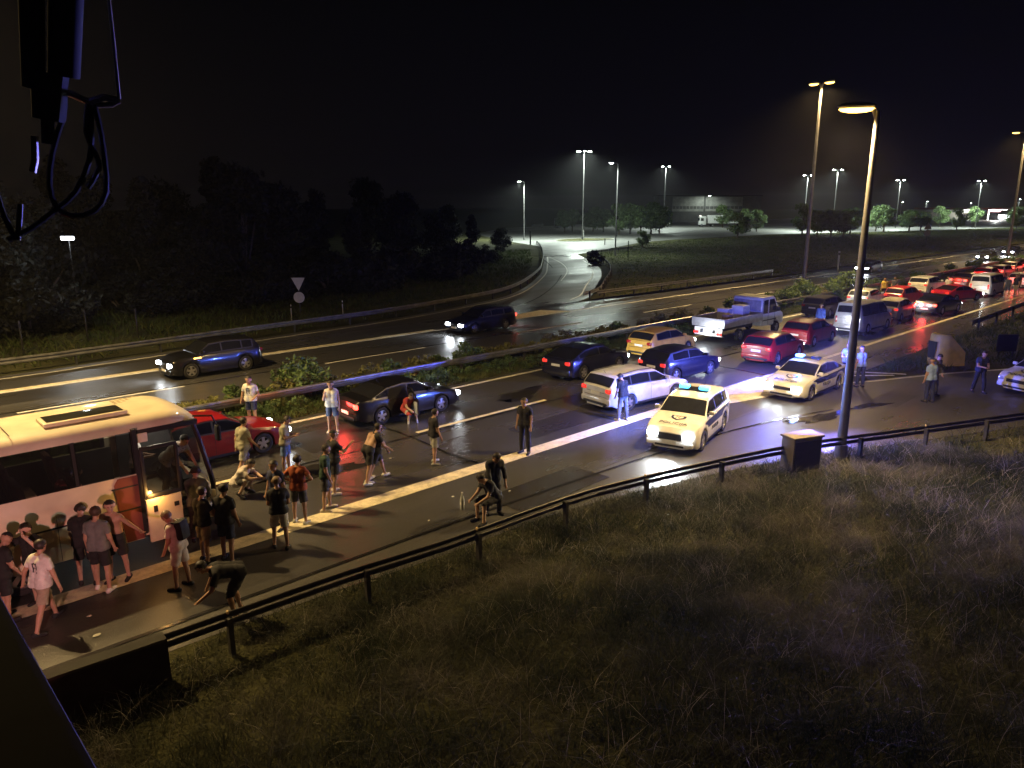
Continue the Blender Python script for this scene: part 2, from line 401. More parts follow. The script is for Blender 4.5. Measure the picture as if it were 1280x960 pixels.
# ------------------------------------------------------------------ leafy things
def thin(m, share):
    """leaf and blade tissue passes part of the light through"""
    nt = m.node_tree; b = nt.nodes['Principled BSDF']; out = nt.nodes['Material Output']
    t = nt.nodes.new('ShaderNodeBsdfTranslucent'); mx = nt.nodes.new('ShaderNodeMixShader'); mx.inputs[0].default_value = share
    src = b.inputs['Base Color'].links[0].from_socket; nt.links.new(src, t.inputs['Color'])
    nt.links.new(b.outputs[0], mx.inputs[1]); nt.links.new(t.outputs[0], mx.inputs[2]); nt.links.new(mx.outputs[0], out.inputs['Surface'])
    return m
def leaf_mat(name, base, var=0.55, scale=1.6, tr=0.25):
    return thin(mat(name, base, 0.65, 0, var, scale, spec=0.3), tr)
M_leaf_hedge = leaf_mat('hedge_leaf', (0.10,0.16,0.06))
M_leaf_hedge2 = leaf_mat('hedge_leaf_yellowing', (0.17,0.17,0.06))
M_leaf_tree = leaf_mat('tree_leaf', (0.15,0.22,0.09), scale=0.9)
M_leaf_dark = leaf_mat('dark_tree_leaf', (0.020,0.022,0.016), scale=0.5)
M_bark = mat('bark', (0.10,0.08,0.06), 0.9, 0, 0.35, 5, bump=0.4)
def leaves(centres, radii, per, size, squash=1.0, seed=0):
    g = np.random.default_rng(seed); Vs = []; 
    for c, r in zip(centres, radii):
        n = per if np.isscalar(per) else per
        d = g.normal(size=(n,3)); d /= np.linalg.norm(d,axis=1)[:,None]
        rad = r*np.power(g.random(n), 0.45)
        P = np.array(c) + d*rad[:,None]*np.array([1,1,squash])
        Vs.append(P)
    P = np.concatenate(Vs); n = len(P)
    a = g.normal(size=(n,3)); a /= np.linalg.norm(a,axis=1)[:,None]
    b = np.cross(a, g.normal(size=(n,3))); b /= np.linalg.norm(b,axis=1)[:,None]
    s = size*(0.55+0.9*g.random(n))[:,None]
    V = np.stack([P-a*s, P+b*s*0.45, P+a*s, P-b*s*0.45],1).reshape(-1,3)
    return V, np.arange(4*n).reshape(-1,4)
def tree_proto(name, h, cw, m, seed, trunk_h=0.3, nclump=26, per=170, leaf=0.28, conic=0.0, bush=False):
    g = np.random.default_rng(seed)
    t = bpy.data.objects.new(name, None)
    col.objects.link(t)
    th = h*trunk_h; cs = []; rs = []
    for k in range(nclump):
        u = g.random(); z = th + (h-th)*(0.06+0.9*u)
        rmax = cw/2*(math.sin(math.pi*min(1,(0.12+0.83*u)))**0.6)*(1-conic*u)
        a = g.random()*2*math.pi; rr = rmax*math.sqrt(g.random())*0.85
        cs.append((rr*math.cos(a), rr*math.sin(a), z)); rs.append(cw*(0.13+0.12*g.random())*(1-0.4*conic*u))
    V, F = leaves(cs, rs, per, leaf, 0.8, seed)
    V[:,2] = np.maximum(V[:,2], 0.03)
    npmesh('crown', V, F, m, t)
    b = MB()
    if bush:
        for k in range(6):
            c = cs[int(g.integers(len(cs)))]; b.tube([(0.05*g.normal(),0.05*g.normal(),0),(c[0]*0.5,c[1]*0.5,c[2]*0.6),c],[0.03*cw/1.5,0.02*cw/1.5,0.006],5)
        b.build('stem', M_bark, t)
    else:
        r = 0.022*h+0.05
        pts = [(0,0,0),(0.02*h*g.normal()*0.4,0.01*h,th*0.6),(0.015*h*g.normal(),0.0,th),(0.02*h*g.normal(),0.02*h*g.normal(),h*0.72)]
        b.tube(pts, [r*1.25,r,r*0.85,r*0.2], 8)
        for k in range(9):
            c = cs[int(g.integers(len(cs)))]; z0 = th*(0.85+0.5*g.random())
            b.tube([(0,0,z0),(c[0]*0.55,c[1]*0.55,(z0+c[2])/2+0.1*h*0.3),c],[r*0.45,r*0.28,r*0.08],5)
        b.build('trunk', M_bark, t)
    return t
_used = set()
def plant(proto, x, y, s, rz, label, cat, group=None, sz=None):
    if proto.name in _used: t = copy_tree(proto)
    else: t = proto; _used.add(proto.name)
    t.location = (x,y,0); t.rotation_euler = (0,0,rz); t.scale = (s,s,sz or s)
    if 'group' in t: del t['group']
    return tag(t, label, cat, group)
sh1 = [tree_proto('median_shrub', 0.95, 1.5, M_leaf_hedge, 11+i, 0.02, 12, 60, 0.085, bush=True) for i in range(3)]
sh2 = [tree_proto('median_shrub', 0.8, 1.4, M_leaf_hedge2, 21+i, 0.02, 12, 60, 0.085, bush=True) for i in range(3)]
n = 0
for row, y0, x0, x1 in ((0, 26.1, -3.0, 60), (1, 24.55, 1.0, 42)):
    x = x0
    while x < x1:
        k = 1.0 + x/60
        if row == 1 and (13.2 < x < 16.5 or 7.6 < x < 9.3 or 31 < x < 35):
            x += 0.8; continue
        pr = random.choice(sh2 if (row == 0 and random.random() < 0.75) else sh1)
        plant(pr, x, y0+random.uniform(-0.3,0.3), random.uniform(0.6,0.98)*(1.0 if row == 0 else 0.62)*k**0.3, random.random()*6.28,
              'low leafy shrub in the row behind the median guardrail' if row == 0 else 'low green shrub in the row in front of the median guardrail', 'shrub',
              'shrubs behind the median guardrail' if row == 0 else 'shrubs in front of the median guardrail')
        x += random.uniform(0.5,0.85)*k
big = [tree_proto('median_bush', 1.6, 2.6, M_leaf_hedge, 31+i, 0.02, 18, 90, 0.11, bush=True) for i in range(2)]
p = at(352,487); plant(big[0], p.x, 26.3, 0.85, 0, 'rounded olive bush behind the median rail beside the man in the printed white shirt', 'bush')
for i, (px, s, lb) in enumerate(((985,0.9,'rounded bush in the median at the foot of the twin lamp'),(960,0.75,'low bush in the median left of the twin lamp pole'),(1030,1.05,'large rounded bush in the median right of the twin lamp pole'),(1010,0.8,'small bush close to the twin lamp pole base'))):
    slope = (1640-px); d = {985:56.0,960:52.5,1030:63.0,1010:60.0}[px]
    plant(big[i%2], d, 25.9-0.2*i, s*1.1, i*1.3, lb, 'bush')
for k in range(22):
    plant(random.choice(big), 68+k*5.5+random.uniform(-1,1), 25.6+random.uniform(-0.5,0.5), random.uniform(0.5,0.8), random.random()*6, 'low bush far along the planted median', 'bush', 'bushes far along the median')

# dark wood beyond the far carriageway
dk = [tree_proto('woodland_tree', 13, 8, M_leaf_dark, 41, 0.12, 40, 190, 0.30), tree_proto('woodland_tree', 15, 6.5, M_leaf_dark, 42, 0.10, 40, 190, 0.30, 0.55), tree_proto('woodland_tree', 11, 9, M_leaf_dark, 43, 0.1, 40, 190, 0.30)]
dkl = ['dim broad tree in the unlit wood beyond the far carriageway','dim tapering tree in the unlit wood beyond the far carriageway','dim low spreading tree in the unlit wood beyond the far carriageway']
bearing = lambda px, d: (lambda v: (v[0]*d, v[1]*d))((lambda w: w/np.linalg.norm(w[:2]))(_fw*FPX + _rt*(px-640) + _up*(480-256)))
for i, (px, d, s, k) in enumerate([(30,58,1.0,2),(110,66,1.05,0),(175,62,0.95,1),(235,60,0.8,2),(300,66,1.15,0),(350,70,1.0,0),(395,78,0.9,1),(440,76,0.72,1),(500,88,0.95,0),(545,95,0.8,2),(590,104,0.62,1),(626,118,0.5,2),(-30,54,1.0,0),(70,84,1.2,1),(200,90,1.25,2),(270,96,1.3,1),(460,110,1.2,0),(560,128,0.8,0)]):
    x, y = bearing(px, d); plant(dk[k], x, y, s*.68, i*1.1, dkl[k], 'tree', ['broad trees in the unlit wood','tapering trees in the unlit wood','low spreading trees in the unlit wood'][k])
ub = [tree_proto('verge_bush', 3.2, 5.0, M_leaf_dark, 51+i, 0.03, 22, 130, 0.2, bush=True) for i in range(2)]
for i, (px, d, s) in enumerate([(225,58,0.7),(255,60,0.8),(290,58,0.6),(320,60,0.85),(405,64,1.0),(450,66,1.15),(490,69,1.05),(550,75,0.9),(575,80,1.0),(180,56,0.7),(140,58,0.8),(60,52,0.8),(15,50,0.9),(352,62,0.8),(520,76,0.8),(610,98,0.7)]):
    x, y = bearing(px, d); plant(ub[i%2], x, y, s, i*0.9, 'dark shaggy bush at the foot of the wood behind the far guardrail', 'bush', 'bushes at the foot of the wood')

# trees round the parking lot
lt = [tree_proto('parking_tree', 7.5, 6.5, M_leaf_tree, 61+i, 0.2, 26, 150, 0.28) for i in range(3)]
for i, (px, d, s) in enumerate([(775,196,1.0),(789,199,1.05),(802,197,0.98),(815,200,1.05),(826,203,1.0),(706,210,0.9),(742,215,1.0),(755,212,0.95),(716,216,0.95)]):
    x, y = bearing(px, d); plant(lt[i%3], x, y, s*(0.95 if i < 5 else 0.85), i*1.7, 'lit green tree in the row behind the parked cars' if i < 5 else 'dim tree standing behind the tall lot lamp', 'tree', 'row of lit trees on the parking lot' if i < 5 else 'dim trees behind the tall lot lamp')
p = at(803,309); plant(lt[0], p.x, p.y, 0.42, 0.4, 'small spreading young tree on the verge at the lot edge casting a shadow', 'tree', sz=0.36)
p = at(744,331); plant(ub[0], p.x, p.y, 0.5, 0.4, 'black bush added in place of a dark shadow at the inner bend of the access road guardrail', 'bush')  # dark foliage put where a black shadow shape lies
p = at(922,298); plant(lt[1], p.x, p.y, 0.82, 1.0, 'dark rounded tree standing before the white lorry trailer', 'tree', sz=0.74)
for i, (px, d, s, lb) in enumerate([(948,226,0.75,'bright green tree at the right end of the white trailer'),(905,262,0.95,'dim tree in front of the warehouse panels'),(935,258,0.8,'dim green tree between warehouse and white lorry')]):
    x, y = bearing(px, d); plant(lt[i%3], x, y, s, i, lb, 'tree')
for i, (px, d, s, sz, lb) in enumerate([(1006,205,1.0,0.95,'brightly lit tree at the left end of the dark clump on the lot'),(1025,195,0.85,0.8,'dark tree second from the left in the clump on the lot'),(1042,193,1.0,0.82,'broad dark tree in the middle of the clump on the lot'),(1058,196,0.9,0.75,'dark tree just left of the near lamp pole'),(1066,214,0.9,0.85,'lit green tree behind the dark clump beside the near lamp pole'),(1108,235,0.95,0.95,'roundish tree standing right of the near lamp pole'),(1098,242,0.8,0.9,'dim tree half behind the roundish one right of the near lamp pole'),(1140,245,1.0,0.75,'low dark tree below the small lot lamps'),(1155,250,0.85,0.7,'low dark tree right of the parked white van'),(1200,262,0.72,0.8,'isolated small dark tree on the pale far lot'),(1178,300,0.9,0.9,'green lit tree before the service station wall'),(1222,300,0.8,0.9,'green lit tree beside the service station sign'),(1275,285,0.9,0.85,'dark tree at the right edge below the last sodium lamp')]):
    x, y = bearing(px, d); plant(lt[i%3], x, y, s, i*0.7, lb, 'tree', None, sz)

# ------------------------------------------------------------------ vehicles
M_glass = glass_mat('car_glass', (0.012,0.013,0.016), 0.12)
M_tyre = mat('tyre_rubber', (0.02,0.02,0.02), 0.85, 0, 0.2, 12)
M_rim = mat('alloy_rim', (0.55,0.55,0.56), 0.3, 0.8, 0.1, 8)
M_trim = mat('black_trim', (0.018,0.018,0.02), 0.5, 0, 0.2, 8)
M_plate = mat('plate_white', (0.75,0.75,0.72), 0.4, 0, 0.05)
M_chrome = mat('chrome', (0.6,0.6,0.62), 0.15, 1.0, 0.05)
M_lens = mat('headlight_clear', (0.55,0.57,0.6), 0.1, 0.3, 0.15, 9)
M_lens_on = mat('headlight_lit', (0.9,0.95,1.0), 0.2, 0, 0.05, emit=(0.9,0.96,1.0), estr=40)
M_tail = mat('taillight_red', (0.30,0.012,0.012), 0.2, 0, 0.2, 9, coat=0.5)
M_tail_on = mat('taillight_lit', (0.6,0.02,0.02), 0.2, 0, 0.05, emit=(1.0,0.05,0.03), estr=7)
M_tail_dim = mat('taillight_dim', (0.5,0.02,0.02), 0.2, 0, 0.05, emit=(1.0,0.05,0.03), estr=0.7)
M_amber = mat('indicator_lit', (0.9,0.4,0.05), 0.2, 0, 0.05, emit=(1.0,0.42,0.05), estr=10)
M_seatdark = mat('seat_fabric', (0.03,0.03,0.035), 0.9, 0, 0.3, 10)
M_cabin_shade = mat('cabin_shade', (0.008,0.008,0.009), 0.9, 0, 0.1)

KINDS = {
 # L, W, sill, wheel radius, front axle x, rear axle x, belt [(x,z)], roof [(x,z)] rear glass foot .. cowl, pillars
 'sedan': dict(L=4.65,W=1.80,fx=1.40,rx=-1.32,rw=.325, belt=[(-2.325,.86),(-2.2,.97),(-1.6,1.0),(-.4,.95),(1.05,.93),(1.9,.80),(2.2,.70),(2.325,.60)], roof=[(-1.75,0),(-1.0,.36),(-.3,.47),(.35,.43),(1.15,0)], pil=[-.12], xs=(-1.55,.92)),
 'hatch': dict(L=4.20,W=1.78,fx=1.27,rx=-1.32,rw=.32, belt=[(-2.1,.92),(-2.0,1.0),(-1.2,.98),(1.0,.95),(1.7,.84),(2.0,.74),(2.1,.62)], roof=[(-2.04,0),(-1.62,.38),(-.6,.49),(.3,.45),(1.08,0)], pil=[-.35], xs=(-1.55,.86)),
 'liftback': dict(L=4.75,W=1.84,fx=1.42,rx=-1.38,rw=.335, belt=[(-2.375,.92),(-2.25,1.0),(-1.6,1.0),(1.05,.94),(1.9,.80),(2.25,.70),(2.375,.60)], roof=[(-2.2,0),(-1.2,.36),(-.35,.47),(.35,.43),(1.15,0)], pil=[-.15], xs=(-1.7,.92)),
 'wagon': dict(L=4.70,W=1.81,fx=1.40,rx=-1.30,rw=.325, belt=[(-2.35,.93),(-2.25,1.0),(-1.2,.98),(1.05,.94),(1.9,.80),(2.22,.70),(2.35,.60)], roof=[(-2.3,0),(-1.95,.40),(-.6,.50),(.3,.46),(1.12,0)], pil=[-.1,-1.2], xs=(-1.95,.9)),
 'suv': dict(L=4.45,W=1.85,fx=1.32,rx=-1.32,rw=.36, belt=[(-2.225,1.0),(-2.1,1.1),(1.0,1.05),(1.75,.97),(2.1,.86),(2.225,.70)], roof=[(-2.16,0),(-1.8,.44),(-.5,.55),(.35,.50),(1.05,0)], pil=[-.2,-1.2], xs=(-1.75,.84)),
 'mini': dict(L=3.75,W=1.66,fx=1.2,rx=-1.18,rw=.30, belt=[(-1.875,.95),(-1.8,1.02),(1.0,1.0),(1.5,.88),(1.8,.74),(1.875,.6)], roof=[(-1.83,0),(-1.5,.42),(-.4,.52),(.35,.47),(1.1,0)], pil=[-.3], xs=(-1.4,.86)),
 'coupe': dict(L=4.40,W=1.80,fx=1.35,rx=-1.25,rw=.325, belt=[(-2.2,.86),(-2.05,.95),(-1.5,.97),(1.0,.91),(1.8,.79),(2.1,.68),(2.2,.58)], roof=[(-1.85,0),(-.85,.35),(-.25,.42),(.3,.37),(1.1,0)], pil=[-.45], xs=(-1.35,.86)),
 'van': dict(L=4.85,W=1.92,fx=1.62,rx=-1.42,rw=.33, belt=[(-2.425,1.15),(-2.38,1.16),(1.3,1.12),(1.8,1.05),(2.25,.90),(2.425,.68)], roof=[(-2.42,0),(-2.33,.76),(-.5,.81),(1.0,.77),(1.85,0)], pil=[.15,-1.1], xs=(-2.2,1.45)),
}
def lerp_tab(tab, x):
    xs = [p[0] for p in tab]; zs = [p[1] for p in tab]
    return float(np.interp(x, xs, zs))
class CarShape:
    def __init__(s, kind):
        k = KINDS[kind]; s.k = k; L, W = k['L'], k['W']; s.L, s.W = L, W; s.sill = 0.2
        Ra = k['rw']+0.055; s.Ra = Ra
        xs = set(np.round(np.linspace(-L/2, L/2, 34),4))
        for p in k['belt']+k['roof']: xs.add(round(p[0],4))
        for ax in (k['fx'],k['rx']):
            for t in (-1.001,-1,-.93,-.75,-.5,-.2,.2,.5,.75,.93,1,1.001): xs.add(round(ax+Ra*t,4))
        xs |= {round(L/2-.04,4), round(L/2-.12,4), round(-L/2+.04,4), round(-L/2+.12,4)}
        s.xs = sorted(xs); s.secs = [s.section(x) for x in s.xs]
    def section(s, x):
        k = s.k; hw = s.W/2; e = s.L/2-abs(x)
        w = hw*(1-0.05*max(0,min(1,(0.9-e)/0.9))**2 - 0.13*max(0,min(1,(0.22-e)/0.22))**1.6)
        zb = s.sill + (0.08 if e < 0.15 else 0)
        for ax in (k['fx'],k['rx']):
            d = abs(x-ax)
            if d <= s.Ra: zb = max(zb, k['rw']-0.01+math.sqrt(max(0,s.Ra**2-d*d)))
        zl = lerp_tab(k['belt'], x)
        r = k['roof']; c = lerp_tab(r, x) if r[0][0] <= x <= r[-1][0] else 0.0
        cm = max(p[1] for p in r); q = c/cm
        zl = max(zl, zb+0.06)
        zm = max(0.5*(zb+zl), zb+0.02) if zb < .45 else zb+0.4*(zl-zb)
        flat = 1-q
        return [(0,s.sill),(w-.26,s.sill),(w-.26,zb),(w-.015,zb),(w,zb+0.03),(w+0.005,zm),(w-.015,zl-.07),(w-.05,zl),
                (w*(.93-.165*q), zl+c*.93+.006), (w*(.80-.16*q), zl+c*.99+.018+.004*flat), (0, zl+c+.03+.012*flat)]
    def at(s, x, r):
        """point on the shell: x along the car, r = ring position 0..10, side +1"""
        i = int(np.searchsorted(s.xs, x)); i = max(1, min(len(s.xs)-1, i))
        t = (x-s.xs[i-1])/(s.xs[i]-s.xs[i-1]); t = max(0,min(1,t))
        j = int(min(9, math.floor(r))); u = r-j
        P = []
        for sec in (s.secs[i-1], s.secs[i]):
            a, b = sec[j], sec[j+1]; P.append((a[0]+(b[0]-a[0])*u, a[1]+(b[1]-a[1])*u))
        return Vector((x, P[0][0]+(P[1][0]-P[0][0])*t, P[0][1]+(P[1][1]-P[0][1])*t))
    def body(s, name, m, parent):
        n = 11; vs = []
        for x, sec in zip(s.xs, s.secs):
            for y, z in sec: vs.append((x, y, z))
            for y, z in reversed(sec[1:-1]): vs.append((x,-y,z))
        k = 2*n-2; fs = []
        for i in range(len(s.xs)-1):
            for j in range(k): fs.append((i*k+j, (i+1)*k+j, (i+1)*k+(j+1)%k, i*k+(j+1)%k))
        for e, rv in ((0,False),(len(s.xs)-1,True)):
            b0 = e*k
            for a in range(2, n-1):   # quads across
                q = (b0+a, b0+a+1, b0+(k-a-1), b0+(k-a)) if a+1 < n-1 else (b0+a, b0+a+1, b0+(k-a))
                fs.append(q if not rv else tuple(reversed(q)))
            q = (b0+1, b0+2, b0+k-2, b0+k-1); q2 = (b0, b0+1, b0+k-1)
            fs.append(q if not rv else tuple(reversed(q))); fs.append(q2 if not rv else tuple(reversed(q2)))
        b = MB(); b.add(vs, fs); o = b.build(name, m, parent, angle=32)
        bm = bmesh.new(); bm.from_mesh(o.data); bmesh.ops.recalc_face_normals(bm, faces=bm.faces); bm.to_mesh(o.data); bm.free()
        return o
    def patch(s, mb, x0, x1, r0, r1, side, off=0.006, nr=3, across=False):
        X = sorted(set([x0,x1]+[x for x in s.xs if x0 < x < x1]))
        if across: rows = [(r,1) for r in np.linspace(r0,10,nr+2)]+[(r,-1) for r in np.linspace(10,r0,nr+2)[1:]]
        else: rows = [(r,side) for r in sorted(set(list(np.linspace(r0,r1,nr))+[float(q) for q in range(int(r0)+1,int(math.ceil(r1)))]))]
        G = [[(lambda p: Vector((p.x, p.y*sd, p.z)))(s.at(x, r)) for r, sd in rows] for x in X]
        nx, nr_ = len(X), len(rows); vs = []
        for i in range(nx):
            for j in range(nr_):
                du = G[min(i+1,nx-1)][j]-G[max(i-1,0)][j]; dv = G[i][min(j+1,nr_-1)]-G[i][max(j-1,0)]
                nn = du.cross(dv)
                if nn.length < 1e-9: nn = Vector((0,side or 1,0))
                nn.normalize()
                c = Vector((G[i][j].x*0.2, 0, 0.55))
                if nn.dot(G[i][j]-c) < 0: nn = -nn
                vs.append(G[i][j]+nn*off)
        mb.add(vs, [(i*nr_+j,(i+1)*nr_+j,(i+1)*nr_+j+1,i*nr_+j+1) for i in range(nx-1) for j in range(nr_-1)])
_shapes = {}
def wheel(parent, x, y, r, wd=0.21):
    sgn = 1 if y > 0 else -1
    tb = MB(); n = 22; vs = []
    prof = [(-wd/2,r*.66),(-wd/2,r*.93),(-wd*.36,r),(wd*.36,r),(wd/2,r*.93),(wd/2,r*.66)]
    for i in range(n):
        a = 2*math.pi*i/n
        for o, q in prof: vs.append((q*math.cos(a), o*sgn, q*math.sin(a)))
    m = len(prof); tb.add(vs, [(i*m+j, ((i+1)%n)*m+j, ((i+1)%n)*m+j+1, i*m+j+1) for i in range(n) for j in range(m-1)])
    w = tb.build('wheel', M_tyre, parent); w.location = (x, y, r)
    rb = MB(); yo = sgn*wd*.42
    for i in range(5):
        a = 2*math.pi*i/5+.3; d = Vector((math.cos(a),0,math.sin(a))); t = Vector((-d.z,0,d.x))
        p0, p1 = d*(r*.12), d*(r*.66)
        rb.add([p0-t*.045+Vector((0,yo,0)),p1-t*.055+Vector((0,yo-sgn*.015,0)),p1+t*.055+Vector((0,yo-sgn*.015,0)),p0+t*.045+Vector((0,yo,0))],[(0,1,2,3)])
    vs = []; 
    for i in range(24):
        a = 2*math.pi*i/24
        for q, o in ((r*.69,yo-sgn*.01),(r*.6,yo),(r*.58,yo-sgn*.04)): vs.append((q*math.cos(a),o,q*math.sin(a)))
    rb.add(vs,[(i*3+j,((i+1)%24)*3+j,((i+1)%24)*3+j+1,i*3+j+1) for i in range(24) for j in range(2)])
    rb.cyl((0,yo-sgn*.05,0),(0,yo+sgn*.004,0),r*.15,n=10)
    ri = rb.build('rim', M_rim, w)
    hb = MB(); hb.cyl((0,yo-sgn*.066,0),(0,yo-sgn*.062,0),r*.655,n=20); hb.build('brake_disc', M_trim, w)
    return w
def car(label, x, y, ang, kind='sedan', color=('car_black',(0.015,0.015,0.018)), head=None, tail='dim', cat='car', group=None, police=None, name='car', lights=True, detail=True, roofrails=False, taxi=False, scale=1.0, open_door=False, dark_roof=False):
    scale *= .93
    if kind not in _shapes: _shapes[kind] = CarShape(kind)
    s = _shapes[kind]; k = s.k; L, W = s.L, s.W
    t = empty(name, (x,y,0.02), R(ang), label, cat, group); t.scale = (scale,)*3
    mp = mat('paint_'+color[0], color[1], 0.28, color[2] if len(color) > 2 else 0.0, 0.16, 2.2, coat=0.55)
    bo = s.body('body', mp, t); wf0 = s.section(L/2)[5][0]
    xr0, xr1, xf1, xf0 = k['roof'][0][0], k['roof'][1][0], k['roof'][-2][0], k['roof'][-1][0]
    def glaze(nm, fn):
        b = MB(); fn(b); return b.build(nm, M_glass, t, angle=50)
    glaze('windscreen', lambda b: s.patch(b, xf1+.06, xf0-.07, 8.35, 10, 0, .007, 3, True))
    glaze('rear_window', lambda b: s.patch(b, xr0+.05 if xr1-xr0 > .5 else xr0+.02, xr1-.06 if xr1-xr0 > .3 else xr1-.02, 8.4, 10, 0, .007, 3, True))
    for sd in (1,-1):
        tb_ = MB(); s.patch(tb_, k['xs'][0]-.03, k['xs'][1]+.04, 7.04, 7.93, sd, .003, 4); tb_.build('window_surround', M_trim, t, angle=50)
    MB().box((-L/2+.01,0,.33), (.14,wf0*1.75,.10), bev=.03).build('bumper_insert', M_trim, t)
    if detail:
        hb_ = MB(); hb_.box((-L/2-.012,0,lerp_tab(k['belt'],-L/2)-.17), (.012,1.0,.012)); hb_.box((-L/2-.016,0,.60),(.012,1.25,.010)); hb_.cyl((-L/2+.1,-.5,.24),(-L/2-.06,-.5,.24),.03,.03,8); hb_.build('rear_trim', M_trim, t)
    cuts = sorted([k['xs'][0]]+k['pil']+[k['xs'][1]])
    for sd in (1,-1):
        for a, b_ in zip(cuts[:-1], cuts[1:]):
            glaze('side_window', lambda b: s.patch(b, a+.035, b_-.035, 7.14, 7.86, sd, .006, 3))
    for sd in (1,-1):
        for ax in (k['fx'],k['rx']): wheel(t, ax, sd*(W/2-.115), k['rw'])
    # front and rear faces
    zf = lerp_tab(k['belt'], L/2); zr = lerp_tab(k['belt'], -L/2)
    wf = s.section(L/2)[5][0]
    MB().box((L/2-.05,0,.36), (.17,2*wf+.10,.20), bev=.07).build('front_bumper', mp, t)
    MB().box((-L/2+.05,0,.42), (.17,2*wf+.12,.26), bev=.08).build('rear_bumper', mp, t)
    MB().box((L/2+.005,0,(zf+.46)/2+.02), (.03,wf*1.05,max(.08,(zf-.48))), bev=.012).build('grille', M_trim, t)
    MB().box((L/2+.03,0,.30), (.03,wf*1.3,.07), bev=.012).build('air_intake', M_trim, t)
    MB().box((L/2+.045,0,.41), (.012,.50,.11)).build('front_plate', M_plate, t)
    MB().box((-L/2-.018 if zr > .9 else -L/2-.045,0,.72 if zr > .9 else .5), (.016,.50,.11)).build('rear_plate', M_plate, t)
    hm = M_lens_on if head else M_lens
    for sd in (1,-1):
        MB().box((L/2-(.02 if head else .055),sd*(wf-.145),zf-.02), (.19 if head else .15,.36 if head else .34,.16 if head else .13), rz=-sd*.22, bev=.05).build('headlight', hm, t)
        tm = {'on':M_tail_on,'dim':M_tail_dim,None:M_tail}[tail]
        MB().box((-L/2+.035,sd*(wf-.10),zr-.07 if kind!='van' else .9), (.12,.30 if kind!='van' else .14,.17 if kind!='van' else .42), rz=sd*.2, bev=.04).build('taillight', tm, t)
        if detail:
            mb = MB(); c = s.at(xf0-.32, 7.2); mb.box((c.x,sd*(c.y+.12),c.z+.09), (.11,.19,.14), bev=.045); mb.box((c.x+.02,sd*(c.y+.03),c.z+.06), (.05,.1,.04))
            mb.build('wing_mirror', mp, t)
            for hx in (k['pil'][0]+.15, k['pil'][-1]-.05 if len(k['pil'])>1 else k['pil'][0]-.85):
                c = s.at(hx, 6.1); MB().box((c.x,sd*(c.y+.012),c.z), (.17,.03,.03), bev=.01).build('door_handle', mp, t)
            sb = MB()
            for jx in [k['pil'][0], xf0-.12]:
                s.patch(sb, jx-.006, jx+.006, 4.1, 7.0, sd, .003, 3)
            sb.build('door_seam', M_trim, t)
            ss = MB(); s.patch(ss, k['rx']+s.Ra+.02, k['fx']-s.Ra-.02, 3.02, 4.2, sd, .006, 3); ss.build('sill_trim', M_trim, t)
    if roofrails:
        for sd in (1,-1):
            b = MB(); pts = [s.at(q, 8.7) for q in np.linspace(xr1+.1, xf1-.15, 9)]
            b.tube([Vector((p.x, sd*p.y, p.z+.045)) for p in pts], .016, 6); b.build('roof_rail', M_chrome, t)
    if detail:
        p = s.at(xr1+.12, 10); b = MB(); b.cyl((p.x,0,p.z),(p.x-.12,0,p.z+.14),.008,.004,5); b.build('aerial', M_trim, t)
    for hx, hy in ((.25,.38),(.25,-.38),(-.75,.42),(-.75,-.42)):
        pass
    if head and lights:
        pw, reach = head
        lamp_light('headlight_beam', 'SPOT', (L/2+.12, 0, zf-.02), pw, (0.88,0.94,1.0), t, .12, 110, (L/2+reach, 0, 0.0), .8)
    if tail == 'on' and lights:
        lamp_light('brake_glow', 'POINT', (-L/2-.22, 0, zr-.02), 45, (1.0,0.05,0.04), t, .2)
    if police: police(t, s)
    return t

def text(name, body, parent, size, loc, xdir, ydir, m, thick=0.004):
    c = bpy.data.curves.new(name, 'FONT'); c.body = body; c.size = size; c.align_x = 'CENTER'; c.align_y = 'CENTER'; c.extrude = thick
    tmp = bpy.data.objects.new('tmp', c); col.objects.link(tmp)
    me = bpy.data.meshes.new_from_object(tmp.evaluated_get(bpy.context.evaluated_depsgraph_get())); bpy.data.objects.remove(tmp); bpy.data.curves.remove(c)
    me.materials.clear(); me.materials.append(m)
    o = bpy.data.objects.new(name, me); col.objects.link(o); o.parent = parent
    X = Vector(xdir).normalized(); Y = Vector(ydir).normalized(); Z = X.cross(Y)
    o.matrix_local = Matrix.Translation(Vector(loc)) @ Matrix((X,Y,Z)).transposed().to_4x4()
    return o
M_navy = mat('livery_navy', (0.015,0.02,0.09), 0.35, 0, 0.1, 5)
M_blue_on = mat('beacon_lit', (0.1,0.15,0.9), 0.2, 0, 0.05, emit=(0.09,0.26,1.0), estr=7)
M_cyan_on = mat('beacon_lit_pale', (0.2,0.5,0.9), 0.2, 0, 0.05, emit=(0.06,0.60,1.0), estr=3.2)
M_blue_off = mat('beacon_blue', (0.03,0.06,0.5), 0.2, 0, 0.1)
